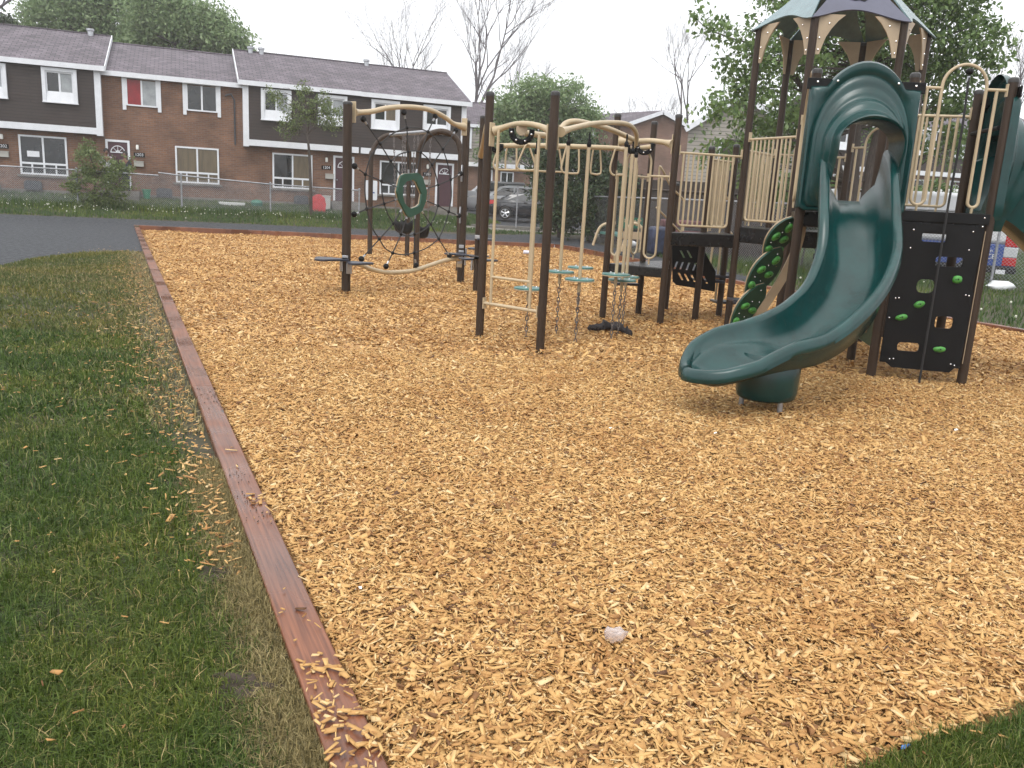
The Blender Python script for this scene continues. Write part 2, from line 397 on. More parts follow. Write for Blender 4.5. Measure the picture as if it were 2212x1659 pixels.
def inpoly_np(P, x, y):
    c = np.zeros(len(x), bool); m = len(P)
    for i in range(m):
        x1, y1 = P[i][0], P[i][1]; x2, y2 = P[i - 1][0], P[i - 1][1]
        if y1 == y2: continue
        c ^= ((y1 > y) != (y2 > y)) & (x < (x2 - x1) * (y - y1) / (y2 - y1) + x1)
    return c
def dens(P, step):
    out = []; m = len(P)
    for i in range(m):
        a, b = V(*P[i][:2]), V(*P[(i + 1) % m][:2]); k = max(1, int(np.linalg.norm(b - a) / step))
        out += [tuple(a + (b - a) * j / k) for j in range(k)]
    return out
pts = []; edges = []
for P in (CHO, PATH, ROAD, PAVE):
    D = dens(P, 1.2); o = len(pts); pts += D; edges += [(o + i, o + (i + 1) % len(D)) for i in range(len(D))]
for x in np.arange(-26, 26, 1.0):
    for y in np.arange(-2, 50, 1.0): pts.append((x + 0.013 * y, y + 0.017 * x))
for x in list(np.arange(-150, 170, 12.0)):
    for y in list(np.arange(-20, 330, 12.0)):
        if not (-27 < x < 27 and -3 < y < 51): pts.append((float(x), float(y)))
r = delaunay_2d_cdt([Vector(p) for p in pts], edges, [], 0, 1e-4)
gv, gf = r[0], r[2]
GX = np.array([(p.x, p.y) for p in gv])
def und(x, y):
    return 0.012 * math.sin(x * 1.3 + y * 0.7) * math.sin(y * 0.9 - x * 0.4)
GZ = [ground(x, y) - 0.012 + (0.0) for x, y in GX]
regs = {'lawn': [], 'asphalt_path': [], 'road': [], 'pavement': []}
for f in gf:
    cx, cy = GX[list(f)].mean(0)
    if inpoly(CHO, cx, cy): continue
    k = 'pavement' if inpoly(PAVE, cx, cy) else 'road' if inpoly(ROAD, cx, cy) else 'asphalt_path' if inpoly(PATH, cx, cy) else 'lawn'
    regs[k].append(tuple(f))
for k, m in (('lawn', GRASSG), ('asphalt_path', ASPH), ('road', ASPH), ('pavement', CONC)):
    b = MB(); idx = {}; F = []
    for f in regs[k]:
        for i in f:
            if i not in idx: idx[i] = len(idx)
        F.append(tuple(idx[i] for i in f))
    vs = [None] * len(idx)
    for i, j in idx.items(): vs[j] = (GX[i][0], GX[i][1], GZ[i] + (0.0 if k != 'pavement' else 0.0))
    b.add(vs, F)
    # faces must look up
    for q, f in enumerate(b.f):
        a, c, d = (V(*b.v[i]) for i in f[:3])
        if np.cross(c - a, d - a)[2] < 0: b.f[q] = tuple(reversed(f))
    o = b.build(k, m); tag(o, kind='structure')
# chip bed sheet under the loose chips
bedp = dens(offset_poly(CH, 0.07), 1.0); P2 = list(bedp); E2 = [(i, (i + 1) % len(bedp)) for i in range(len(bedp))]
for x in np.arange(-14, 11, 1.0):
    for y in np.arange(1.5, 31.5, 1.0):
        if inpoly(CH, x, y): P2.append((float(x), float(y)))
r = delaunay_2d_cdt([Vector(p) for p in P2], E2, [], 0, 1e-4)
b = MB(); F = []
for f in r[2]:
    cx = sum(r[0][i].x for i in f) / 3; cy = sum(r[0][i].y for i in f) / 3
    if inpoly(bedp, cx, cy):
        a, c, d = (r[0][i] for i in f[:3]); s = (c.x - a.x) * (d.y - a.y) - (c.y - a.y) * (d.x - a.x)
        F.append(tuple(f) if s > 0 else tuple(reversed(f)))
b.add([(p.x, p.y, chipz(p.y) - 0.026) for p in r[0]], F)
tag(b.build('chip_bed', CHIPB), kind='structure')

# kerb between the path and the parking area
kb = MB()
kp = [(-2.2, 37.35), (0.9, 37.85), (4.2, 39.3), (7.5, 43.9)]
for i in range(3):
    a, c = V(*kp[i], 0), V(*kp[i + 1], 0); d = c - a; L = np.linalg.norm(d); mid = (a + c) / 2
    kb.box((mid[0], mid[1], ground(mid[0], mid[1]) + 0.03), (L, 0.18, 0.16), math.atan2(d[1], d[0]))
tag(kb.build('kerb', CONC, bevel=0.02), kind='structure')

# ------------------------------------------------------------------ timber border
def board_material():
    m = bpy.data.materials.new('wet_red_timber'); m.use_nodes = True
    n = m.node_tree.nodes; l = m.node_tree.links; b = n['Principled BSDF']
    t = n.new('ShaderNodeTexCoord'); uv = n.new('ShaderNodeUVMap')
    mp = n.new('ShaderNodeMapping'); mp.inputs['Scale'].default_value = (1.2, 38, 1); l.new(uv.outputs[0], mp.inputs[0])
    g = n.new('ShaderNodeTexNoise'); g.inputs['Scale'].default_value = 2.0; g.inputs['Detail'].default_value = 7; g.inputs['Distortion'].default_value = 0.6; l.new(mp.outputs[0], g.inputs['Vector'])
    p = n.new('ShaderNodeTexNoise'); p.inputs['Scale'].default_value = 1.3; p.inputs['Detail'].default_value = 5; l.new(t.outputs['Object'], p.inputs['Vector'])
    r1 = n.new('ShaderNodeValToRGB'); e = r1.color_ramp.elements
    e[0].position = 0.3; e[0].color = (0.088, 0.035, 0.020, 1); e[1].position = 0.7; e[1].color = (0.205, 0.088, 0.046, 1)
    l.new(g.outputs['Fac'], r1.inputs[0])
    r2 = n.new('ShaderNodeValToRGB'); e = r2.color_ramp.elements
    e[0].position = 0.30; e[0].color = (0.72, 0.68, 0.72, 1); e[1].position = 0.70; e[1].color = (1.25, 1.08, 0.95, 1)
    l.new(p.outputs['Fac'], r2.inputs[0])
    mx = n.new('ShaderNodeMix'); mx.data_type = 'RGBA'; mx.blend_type = 'MULTIPLY'; mx.inputs[0].default_value = 1
    l.new(r1.outputs[0], mx.inputs[6]); l.new(r2.outputs[0], mx.inputs[7])
    # knots
    mk = n.new('ShaderNodeMapping'); mk.inputs['Scale'].default_value = (1.6, 5.5, 1); l.new(uv.outputs[0], mk.inputs[0])
    vo = n.new('ShaderNodeTexVoronoi'); vo.inputs['Scale'].default_value = 1.0; l.new(mk.outputs[0], vo.inputs['Vector'])
    kr = n.new('ShaderNodeMapRange'); kr.inputs['From Min'].default_value = 0.03; kr.inputs['From Max'].default_value = 0.10; l.new(vo.outputs['Distance'], kr.inputs['Value'])
    mk2 = n.new('ShaderNodeMix'); mk2.data_type = 'RGBA'; l.new(kr.outputs[0], mk2.inputs[0]); mk2.inputs[6].default_value = (0.035, 0.020, 0.018, 1); l.new(mx.outputs[2], mk2.inputs[7])
    l.new(mk2.outputs[2], b.inputs['Base Color'])
    rr = n.new('ShaderNodeMapRange'); rr.inputs['From Min'].default_value = 0.35; rr.inputs['From Max'].default_value = 0.6; rr.inputs['To Min'].default_value = 0.10; rr.inputs['To Max'].default_value = 0.48
    l.new(p.outputs['Fac'], rr.inputs['Value']); l.new(rr.outputs[0], b.inputs['Roughness'])
    bp = n.new('ShaderNodeBump'); bp.inputs['Strength'].default_value = 0.25; bp.inputs['Distance'].default_value = 0.004
    l.new(g.outputs['Fac'], bp.inputs['Height']); l.new(bp.outputs[0], b.inputs['Normal'])
    return m
BOARD = board_material()
tb = thing('timber_border', (0, 2, 0), 'long red brown wet timber edging that runs along the lawn and encloses the wood chips', 'edging')
def board(a, c, w=0.142, top=0.032, gap=0.004, side=-1):
    a, c = V(*a, 0), V(*c, 0); d = (c - a); L = np.linalg.norm(d); d /= L; n = V(-d[1], d[0], 0)
    a = a + d * gap / 2; L -= gap; mid = a + d * L / 2 + n * side * w / 2
    dz = random.uniform(-0.004, 0.004)
    b = MB().box((mid[0], mid[1], top - 0.14 + dz), (L, w, 0.28), math.atan2(d[1], d[0]))
    b.build('board', BOARD, tb, smooth=30, bevel=0.008, wall=(d, n))
ys = [0.6, 6.0, 10.4, 14.8, 19.2, 23.6, 28.55]
for i in range(len(ys) - 1): board((outer_x(ys[i]), ys[i]), (outer_x(ys[i + 1]), ys[i + 1]), side=-1)
for i in range(1, len(CH) - 1):
    a, c = V(*CH[i]), V(*CH[i + 1]); L = np.linalg.norm(c - a); k = max(1, round(L / 4.9))
    for j in range(k): board(a + (c - a) * j / k, a + (c - a) * (j + 1) / k, side=1, top=0.035)

# ------------------------------------------------------------------ loose wood chips
def pix_np(x, y, z):
    q = (np.stack([x, y, z - 1.5], 0).T) @ RM
    return CX + FOC * q[:, 0] / q[:, 2], CY + FOC * q[:, 1] / q[:, 2], q[:, 2]
def visible(x, y, mx=950, my=420):
    px, py, d = pix_np(x, y, np.zeros_like(x)); return (d > 0.2) & (px > -mx) & (px < 2212 + mx) & (py < 1659 + my)
def scatter(poly, ylo, yhi, density, xlo=-16, xhi=12):
    n = int((xhi - xlo) * (yhi - ylo) * density)
    x = rng.uniform(xlo, xhi, n); y = rng.uniform(ylo, yhi, n); m = visible(x, y)
    x, y = x[m], y[m]; m = inpoly_np(poly, x, y); return x[m], y[m]
def mound(x, y):
    return 0.016 * np.sin(x * 2.1 + 0.6 * y) * np.cos(y * 1.7 - x) + 0.006 * np.sin(5.3 * x + 2 * y) * np.sin(4.1 * y - 1.3 * x)
def chip_verts(x, y, z, L, W, T, yaw, pitch, roll):
    n = len(x)
    e0 = rng.uniform(0.25, 1.0, n); e1 = rng.uniform(0.25, 1.0, n); sk = rng.uniform(-0.35, 0.35, n)
    lx = np.stack([-L, -L + sk * W, L, L + sk * W, -L, -L + sk * W, L, L + sk * W], 1) / 2
    ly = np.stack([-W * e0, W * e0, -W * e1, W * e1, -W * e0, W * e0, -W * e1, W * e1], 1) / 2
    lz = np.stack([T, T, T, T, -T, -T, -T, -T], 1) / 2
    cr, sr = np.cos(roll)[:, None], np.sin(roll)[:, None]; ly, lz = ly * cr - lz * sr, ly * sr + lz * cr
    cp, sp = np.cos(pitch)[:, None], np.sin(pitch)[:, None]; lx, lz = lx * cp - lz * sp, lx * sp + lz * cp
    cyw, syw = np.cos(yaw)[:, None], np.sin(yaw)[:, None]; X = lx * cyw - ly * syw; Y = lx * syw + ly * cyw
    return np.stack([X + x[:, None], Y + y[:, None], lz + z[:, None]], 2)
BOXF = np.array([(0, 2, 3, 1), (0, 4, 6, 2), (1, 3, 7, 5), (0, 1, 5, 4), (2, 6, 7, 3)])
CHIPM = island_mat('wood_chip', [(0.0, (0.085, 0.040, 0.020)), (0.04, (0.23, 0.110, 0.040)), (0.17, (0.39, 0.207, 0.073)), (0.5, (0.490, 0.288, 0.105)), (0.85, (0.585, 0.372, 0.150)), (1.0, (0.64, 0.48, 0.26))],
                   0.7, spec=0.3, patch=((0.84, 0.76, 0.68), 1.1, 0.46, 0.72))
def chips_obj(name, x, y, z, scale, flat, lab, pit=0.30, rol=0.42):
    n = len(x)
    L = np.clip(rng.lognormal(math.log(0.025), 0.50, n), 0.007, 0.085) * scale
    W = np.clip(L * rng.uniform(0.16, 0.75, n) ** 1.0 * 0.85, 0.003, 0.024 * np.max(scale))
    T = rng.uniform(0.002, 0.005, n) * scale
    vv = chip_verts(x, y, z, L, W, T, rng.uniform(0, 2 * math.pi, n), rng.normal(0, pit, n), rng.normal(0, rol, n))
    if flat:
        o = np_obj(name, vv[:, :4].reshape(-1, 3), (np.array([(0, 2, 3, 1)])[None] + np.arange(n)[:, None, None] * 4).reshape(-1, 4), CHIPM)
    else:
        o = np_obj(name, vv.reshape(-1, 3), (BOXF[None] + np.arange(n)[:, None, None] * 8).reshape(-1, 4), CHIPM)
    tag(o, lab, 'wood chips', kind='stuff'); return o
SHR = offset_poly(CH, -0.02)
X = []; Yv = []; Z = []; S = []
for ylo, yhi, dn_, sc in ((1.5, 3.2, 10500, 0.92), (3.2, 5.2, 7800, 0.94), (5.2, 8.0, 5000, 1.0)):
    x, y = scatter(SHR, ylo, yhi, dn_); X.append(x); Yv.append(y); S.append(np.full(len(x), sc))
    Z.append(mound(x, y) + rng.uniform(-0.006, 0.014, len(x)) * sc)
x, y, z, s = map(np.concatenate, (X, Yv, Z, S))
chips_obj('wood_chips', x, y, z, s, False, 'thick bed of fresh tan wood chips filling the foreground of the play area')
X = []; Yv = []; Z = []; S = []
for ylo, yhi, dn_, sc in ((8.0, 13.0, 3100, 1.12), (13.0, 20.0, 1900, 1.35), (20.0, 31.0, 1000, 1.7)):
    x, y = scatter(SHR, ylo, yhi, dn_); X.append(x); Yv.append(y); S.append(np.full(len(x), sc))
    Z.append(np.array([chipz(q) for q in y]) + mound(x, y) * 1.5 + rng.uniform(-0.006, 0.012, len(x)) * sc)
x, y, z, s = map(np.concatenate, (X, Yv, Z, S))
chips_obj('wood_chips', x, y, z, s, True, 'bed of tan wood chips stretching under and behind the climbing equipment')
# chips strewn over the grass beside the timber and on the board itself
n = 1500; y = 3.0 + 16 * rng.beta(1.0, 1.8, n); dd = np.abs(rng.normal(0, 1, n)) * np.where(y < 6, 0.13, 0.24) + 0.03; x = 0.487 - 0.4777 * y - dd * (1 + 0.05 * y)
n2 = 650; y2 = 1.9 + 8 * rng.beta(1.1, 1.4, n2); x2 = 0.3 - 0.4777 * y2 - rng.uniform(0.2, 5, n2)
n4 = 90; y4 = rng.uniform(1.3, 2.6, n4); x4 = 1.1 + rng.uniform(-0.3, 3, n4); y4 = 2.05 + 0.5 * (x4 - 1.06) - np.abs(rng.normal(0, 0.14, n4))
x = np.concatenate([x, x2, x4]); y = np.concatenate([y, y2, y4])
chips_obj('strewn_chips', x, y, rng.uniform(0.014, 0.036, len(x)), np.where(y > 8, 0.95, 0.88), False, 'pale wood chips scattered over the grass along the timber edging', pit=0.2, rol=0.25)
cl = [(2.07, 60, .09), (2.32, 40, .07), (2.62, 8, .1), (3.5, 5, .12), (3.75, 14, .05), (4.6, 4, .2), (1.9, 60, .12)]
x = []; y = []
for yc, k, sp in cl:
    yy = rng.normal(yc, sp, k); y += list(yy); x += list(0.487 - 0.4777 * yy + (rng.uniform(0.0, 0.155, k) if yc < 3 else rng.uniform(0.05, 0.15, k)))
x, y = np.array(x), np.array(y)
chips_obj('strewn_chips', x, y, rng.uniform(0.036, 0.046, len(x)), np.full(len(x), 1.0), False, 'small piles of wood chips spilled on top of the red timber board', pit=0.12, rol=0.15)

# ------------------------------------------------------------------ grass
def blades(name, x, y, z, hgt, wid, lean, m, lab, cat='grass'):
    n = len(x); yaw = rng.uniform(0, 2 * math.pi, n); ln = np.abs(rng.normal(0, lean, n)); la = rng.uniform(0, 2 * math.pi, n)
    h = hgt * rng.uniform(0.5, 1.3, n); w = wid * rng.uniform(0.6, 1.3, n)
    ux, uy = np.cos(yaw) * w / 2, np.sin(yaw) * w / 2
    mx, my = np.cos(la) * ln * h * 0.35, np.sin(la) * ln * h * 0.35
    tx, ty = np.cos(la) * ln * h, np.sin(la) * ln * h
    hh = h / np.sqrt(1 + ln ** 2)
    v = np.zeros((n, 6, 3))
    for i, (sx_, ax, ay, az, sw) in enumerate(((-1, 0, 0, -0.01, 1), (1, 0, 0, -0.01, 1), (-1, mx, my, hh * 0.6, 0.8), (1, mx, my, hh * 0.6, 0.8), (-1, tx, ty, hh, 0.12), (1, tx, ty, hh, 0.12))):
        v[:, i, 0] = x + sx_ * ux * sw + ax; v[:, i, 1] = y + sx_ * uy * sw + ay; v[:, i, 2] = z + az
    F = np.array([(0, 1, 3, 2), (2, 3, 5, 4)])
    o = np_obj(name, v.reshape(-1, 3), (F[None] + np.arange(n)[:, None, None] * 6).reshape(-1, 4), m)
    return tag(o, lab, cat, kind='stuff')
GRM = island_mat('grass_blade', [(0.0, (0.018, 0.036, 0.006)), (0.35, (0.038, 0.074, 0.011)), (0.75, (0.068, 0.118, 0.020)), (0.92, (0.125, 0.175, 0.040)), (1.0, (0.32, 0.29, 0.14))], 0.5, trans=0.2, spec=0.22, patch=((1.7, 1.30, 1.3), 1.1, 0.45, 0.62))
DRYM = island_mat('dry_blade', [(0.0, (0.075, 0.065, 0.026)), (0.35, (0.18, 0.145, 0.058)), (1.0, (0.42, 0.34, 0.16))], 0.6, trans=0.2)
LAWNM = island_mat('lawn_blade', [(0.0, (0.030, 0.062, 0.016)), (0.6, (0.055, 0.110, 0.026)), (1.0, (0.11, 0.155, 0.045))], 0.55, trans=0.3, patch=((1.7, 1.35, 0.9), 0.4, 0.45, 0.62))
def lawn_pts(ylo, yhi, d, xlo, xhi, cond=None, clump=0.0):
    n = int((xhi - xlo) * (yhi - ylo) * d); x = rng.uniform(xlo, xhi, n); y = rng.uniform(ylo, yhi, n)
    m = visible(x, y) & ~inpoly_np(CHO, x, y) & ~inpoly_np(PATH, x, y) & ~inpoly_np(ROAD, x, y) & ~inpoly_np(PAVE, x, y)
    if cond is not None: m &= cond(x, y)
    if clump:
        c = np.sin(x * 3.1 + 1.7 * np.sin(y * 2.3)) * np.sin(y * 3.7 + 1.3 * np.sin(x * 2.9)) + 0.5 * np.sin(9 * x + 5 * y) * np.sin(8 * y - 4 * x)
        m &= rng.uniform(-1, 1, n) < 0.75 + c * clump
    return x[m], y[m]
left = lambda x, y: x < outer_x(y) - 0.01
def fromb(x, y): return (outer_x(y) - x)
XX = []; YY = []; HH = []; WW = []
for ylo, yhi, d, h, w in ((1.6, 3.0, 21000, 0.042, 0.0036), (3.0, 5.0, 11500, 0.044, 0.0048), (5.0, 8.0, 5200, 0.046, 0.008), (8.0, 19.0, 1800, 0.045, 0.013)):
    x, y = lawn_pts(ylo, yhi, d, -14, 0.2, left, 0.75)
    fb = fromb(x, y); keep = rng.uniform(0, 1, len(x)) < np.clip((fb - 0.05) / np.where(y < 4.6, 0.22, 0.45), 0.03, 1) ** 1.8
    x, y = x[keep], y[keep]; XX.append(x); YY.append(y); HH.append(np.full(len(x), h)); WW.append(np.full(len(x), w))
xf, yf = XX.pop(), YY.pop(); HH.pop(); WW.pop()
x, y, h, w = map(np.concatenate, (XX, YY, HH, WW))
blades('grass', x, y, np.zeros(len(x)), h, w, 2.0, GRM, 'short dark green grass left of the timber edging')
FARM = island_mat('olive_blade', [(0.0, (0.040, 0.060, 0.014)), (0.5, (0.078, 0.105, 0.026)), (0.85, (0.12, 0.14, 0.042)), (1.0, (0.26, 0.24, 0.11))], 0.6, trans=0.2, spec=0.2, patch=((1.5, 1.2, 1.0), 0.6, 0.45, 0.6))
blades('grass', xf, yf, np.zeros(len(xf)), 0.04, 0.011, 1.6, FARM, 'olive green worn grass farther off on the left, before the asphalt path')
n = 26000; y = rng.uniform(1.8, 4.4, n); x = outer_x(y) - np.abs(rng.normal(0, 0.095, n)) - 0.0; m = (np.sin(y * 6.5 + 1.0) + rng.uniform(-1, 1, n) > -0.75) & (np.hypot(outer_x(y) - 0.20 - x, y - 3.02) > 0.07) & (np.hypot(outer_x(y) - 0.2 - x, y - 2.28) > 0.08)
blades('dry_grass', x[m], y[m], np.zeros(m.sum()), 0.035, 0.0035, 1.6, DRYM, 'matted straw coloured dead grass beside the near end of the timber')
n = 9000; y = rng.uniform(4.9, 18, n); x = outer_x(y) - np.abs(rng.normal(0, 0.5, n)) - 0.01
n2 = 26000; y2 = rng.uniform(9, 16, n2); x2 = rng.uniform(-9, -4, n2); m2 = (x2 < outer_x(y2)) & ~inpoly_np(PATH, x2, y2) & (rng.uniform(0, 1, n2) < np.exp(-((y2 - 12.8) / 1.2) ** 2))
x = np.concatenate([x, x2[m2]]); y = np.concatenate([y, y2[m2]])
blades('dry_grass', x, y, np.zeros(len(x)), 0.04, 0.009, 1.5, DRYM, 'thin yellowed grass farther along the timber and across the lawn')
cor = lambda x, y: (y < 2.03 + 0.5 * (x - 1.06) + 0.04 * np.sin(9 * x)) & (x > 0)
x, y = lawn_pts(0.8, 5.0, 26000, 0.3, 5.5, lambda x, y: (x > 0.2) & (y < 1.5 + 0.5 * x))
x2 = rng.uniform(0.6, 4.5, 42000); y2 = 1.53 + 0.5 * x2 + 0.02 * np.sin(11 * x2) - np.abs(rng.uniform(-0.32, 0.0, 42000))
x = np.concatenate([x, x2]); y = np.concatenate([y, y2])
blades('grass', x, y, np.full(len(x), 0.0) + 0.004, 0.042, 0.0032, 1.3, GRM, 'dark green grass in the near right corner below the wood chips')
# lawns farther off
x, y = lawn_pts(24, 46, 260, -34, 3, lambda x, y: np.array([(-0.5 < -((V(a, b, 0) - FQ) @ FN) < 7.2) for a, b in zip(x, y)]))
z = np.array([ground(a, b) for a, b in zip(x, y)]); sv = np.array([-((V(a, b, 0) - FQ) @ FN) for a, b in zip(x, y)])
blades('grass', x, y, z, np.where((sv > 3.4) & (sv < 4.9), 0.24, 0.085), 0.026, 0.5, LAWNM, 'lawn between the asphalt path and the brick houses, uncut along the fence')
x, y = lawn_pts(9, 40, 120, 4.5, 34, None)
z = np.array([ground(a, b) for a, b in zip(x, y)])
blades('grass', x, y, z, np.where(y > 20, 0.20, 0.10), 0.018, 0.6, LAWNM, 'grass beyond the play area on the right hand side')
fl = MB()
for i in range(330):
    if i < 230: u = random.uniform(-14, 5); s = random.gauss(4.9, 0.5) if i % 3 else random.uniform(2.5, 6.8); p = fpt(u, s); x, y = p[0], p[1]
    else: x, y = random.uniform(6, 15), random.uniform(13, 24)
    fl.ball((x, y, ground(x, y) + random.uniform(0.07, 0.2)), random.uniform(0.014, 0.028), 6)
tag(fl.build('dandelion_heads', mat('dandelion_seed', (0.55, 0.56, 0.46), 0.9), smooth=0), 'white dandelion heads dotted through the far grass', 'flowers', kind='stuff')

# loose dirt and dark crumbs on the wet board and bare soil patches beside it
cr = MB()
for i in range(120):
    y = random.choice((3.6, 3.75, 4.1, 5.6, 5.75)) + random.gauss(0, 0.10); x = outer_x(y) + random.uniform(0.02, 0.16); cr.ball((x, y, 0.036), random.uniform(0.0015, 0.005), 5)
tag(cr.build('dirt_crumbs', SOIL, smooth=0), 'dark crumbs of dirt on the wet timber board', 'dirt', kind='stuff')
for i, (y, d, rx, lb) in enumerate(((3.02, 0.17, 0.12, 'dark bare soil patch by the timber, between two tufts of dead grass'), (2.28, 0.17, 0.13, 'dark bare soil patch beside the nearest end of the timber'), (5.0, 2.6, 0.35, 'bare trodden soil patch farther out in the left lawn'), (3.55, 1.95, 0.22, 'small bare soil patch at the left edge of the picture'))):
    b = MB(); xc = outer_x(y) - d; n_ = 26; ring = [[] for _ in range(4)]
    for k in range(n_):
        q = 2 * math.pi * k / n_; wv = 1 + 0.22 * math.sin(3 * q + i) + 0.13 * math.sin(7 * q + 2 * i)
        for j, f in enumerate((1.0, 0.75, 0.4, 0.05)): ring[j].append((xc + rx * f * wv * math.cos(q), y + rx * 0.8 * f * wv * math.sin(q), -0.012 + (0.0, 0.018, 0.024, 0.02)[j] * (1 + 0.3 * math.sin(5 * q + j))))
    b.grid(ring, closed=True); b.f.append(tuple(3 * n_ + k for k in range(n_))); tag(b.build('soil_patch', SOIL), kind='structure')
# near edge of the border lies low under the grass
board((CH[-1][0], CH[-1][1]), (CH[0][0], CH[0][1]), side=1, top=-0.012)

# ------------------------------------------------------------------ playground
def zat(p, ypx):
    lo, hi = -3.0, 20.0
    for _ in range(40):
        m = (lo + hi) / 2; q = RM.T @ (V(p[0], p[1], m) - EYE); y = CY + FOC * q[1] / q[2]
        if y > ypx: lo = m
        else: hi = m
    return m
PR = 0.0445
def post(p, top, parent, r=PR, name='post', base=None):
    z0 = (chipz(p[1]) if base is None else base) - 0.15
    b = MB().tube([(p[0], p[1], z0), (p[0], p[1], top - 0.03)], r, 20)
    o = b.build(name, POST, parent)
    c = MB().lathe((p[0], p[1], top - 0.045), [(r * 1.07, 0), (r * 1.07, 0.022), (r * 1.0, 0.034), (r * 0.7, 0.045), (r * 0.05, 0.05)], 20)
    c.build('post_cap', CAP, o)
    return o
def flange(p, c, parent, h=0.2, w=0.07):
    """small tan mounting plate on a post facing c"""
    d = V(c[0] - p[0], c[1] - p[1]); d /= np.linalg.norm(d)
    return (p[0] + d[0] * (PR + 0.006), p[1] + d[1] * (PR + 0.006)), math.atan2(d[1], d[0])
def bolts(pts, parent, r=0.009):
    for p in pts: o = MB().ball(p, r, 8).build('bolt', BOLT, parent)
    return o
A_, B_ = (-.39, 9.06), (.27, 8.50); P0 = (-.70, 13.93); C_ = (1.19, 11.32); D_ = (1.80, 12.16); E_ = (1.92, 10.94)
G_ = (2.54, 11.70); H_ = (2.85, 11.13); h_ = (2.98, 12.15)
S1, RL, RR, R2, BL = (2.65, 8.09), (3.53, 8.04), (4.38, 7.95), (4.50, 8.75), (3.68, 8.94)
HX = dict(P1=(2.86, 11.13), P3=(3.27, 10.30), P4=(4.30, 10.28), P5=(4.90, 10.98), P6=(4.42, 11.75), P2=(3.47, 11.85))
F_ = tuple(G(1437, 668)[:2])

# ---- tower
T = thing('play_tower', (3.4, 9.6, 0), 'brown post play tower with green slide, tan railings, black climbing wall and hexagonal roof', 'play structure')
for p, z in ((E_, 2.68), (G_, 2.37), (h_, 2.45), (F_, 1.9), (S1, 2.84), (RL, 2.84), (RR, 2.83), (R2, 2.83), (BL, 2.78), (D_, 2.70)): post(p, z, T)
for k, p in HX.items(): post(p, 3.80, T)
def deck(poly, z, t=0.16, name='deck'):
    b = MB(); b.prism([(x, y) for x, y in poly], (0, 0, z - t / 2), (1, 0, 0), (0, 1, 0), t); return b.build(name, DECK, T, bevel=0.012, smooth=30)
deck([C_, E_, F_, D_], 0.75, 0.13)
deck([E_, H_, h_, G_], 1.22, 0.17)
deck([HX[k] for k in ('P1', 'P3', 'P4', 'P5', 'P6', 'P2')], 1.33, 0.2)
deck([S1, RL, RR, R2, HX['P4'], HX['P3']], 1.56, 0.15)
def barrier(p, q, z0, z1, n=9, parent=None, r=0.0125, inset=0.07):
    parent = parent or T
    p, q = V(*p, 0), V(*q, 0); L = np.linalg.norm(q - p); d = (q - p) / L
    a, c = p + d * PR, q - d * PR; i0 = p + d * inset * 1.6; i1 = q - d * inset * 2.2
    b = MB().tube([a + V(0, 0, z1), c + V(0, 0, z1)], r * 1.25, 10)
    rr = 0.05; lo = []
    for (e, s) in ((i0, 1), (i1, -1)):
        pts = [e + V(0, 0, z1)] + [e + V(0, 0, z0 + rr)] + [e + d * s * rr * (1 - math.cos(t)) + V(0, 0, z0 + rr * (1 - math.sin(t))) for t in (0.4, 0.8, 1.2, 1.57)]
        lo.append(pts)
    b.tube(lo[0] + lo[1][::-1], r * 1.15, 10)
    for k in range(1, n + 1):
        m = i0 + (i1 - i0) * k / (n + 1); b.tube([m + V(0, 0, z0), m + V(0, 0, z1)], r, 8)
    for e in (i0 + (i1 - i0) * 0.13, i0 + (i1 - i0) * 0.87): b.tube([e + V(0, 0, z0), e + V(0, 0, z0 - 0.07)], r * 0.9, 8)
    for e in (p + d * (PR + 0.004), q - d * (PR + 0.004)): b.box(e + V(0, 0, z1 + 0.03), (0.012, 0.045, 0.12), math.atan2(d[1], d[0]))
    return b.build('railing', TAN, parent)
barrier(E_, H_, 1.31, zat(E_, 329), 9)
barrier(HX['P1'], HX['P3'], 1.42, zat(HX['P1'], 302), 8)
barrier(BL, R2, 1.68, zat(R2, 253), 7)
barrier(G_, h_, 1.31, 2.2, 6)
barrier(HX['P1'], HX['P2'], 1.42, 2.3, 8)
def archgate(p, q, zb, zs, za, f=(0.14, 0.29, 0.74, 0.85), parent=None, r=0.0145, rails=True):
    parent = parent or T
    p, q = V(*p, 0), V(*q, 0); d = q - p
    L = np.linalg.norm(d); pt = lambda t, z: p + d * t + V(0, 0, z)
    def uturn(t0, t1, z):   # from leg t0 round the bottom to leg t1
        c = (t0 + t1) / 2; hw = (t1 - t0) / 2
        return [pt(c - hw * math.cos(a), z + abs(hw) * L * (1 - math.sin(a))) for a in np.linspace(0, math.pi, 9)]
    path = [pt(f[0], zs)] + uturn(f[0], f[1], zb)
    c = (f[1] + f[2]) / 2; hw = (f[2] - f[1]) / 2; rz = hw * L; rise = za - rz
    path += [pt(c - hw * math.cos(a), rise + rz * math.sin(a)) for a in np.linspace(0, math.pi, 17)]
    path += uturn(f[2], f[3], zb) + [pt(f[3], zs)]
    b = MB().tube(path, r, 10)
    if rails:
        e0 = p + d * PR / L; e1 = q - d * PR / L
        b.tube([e0 + V(0, 0, zs), pt(f[1], zs)], r, 10); b.tube([pt(f[2], zs), e1 + V(0, 0, zs)], r, 10)
        for e in (e0, e1): b.box(e + V(0, 0, zs + 0.0), (0.012, 0.04, 0.11), math.atan2(d[1], d[0]))
    for t in ((f[0] + f[1]) / 2, (f[2] + f[3]) / 2): b.tube([pt(t, zb), pt(t, zb - 0.08)], [r, r * 0.7], 8)
    return b.build('arch_rail', TAN, parent)
archgate(RL, RR, 1.67, zat(RL, 188), zat(((RL[0] + RR[0]) / 2, 7.99), 139))
archgate(S1, HX['P3'], 1.68, 2.62, 2.98, f=(0.10, 0.2, 0.8, 0.9))
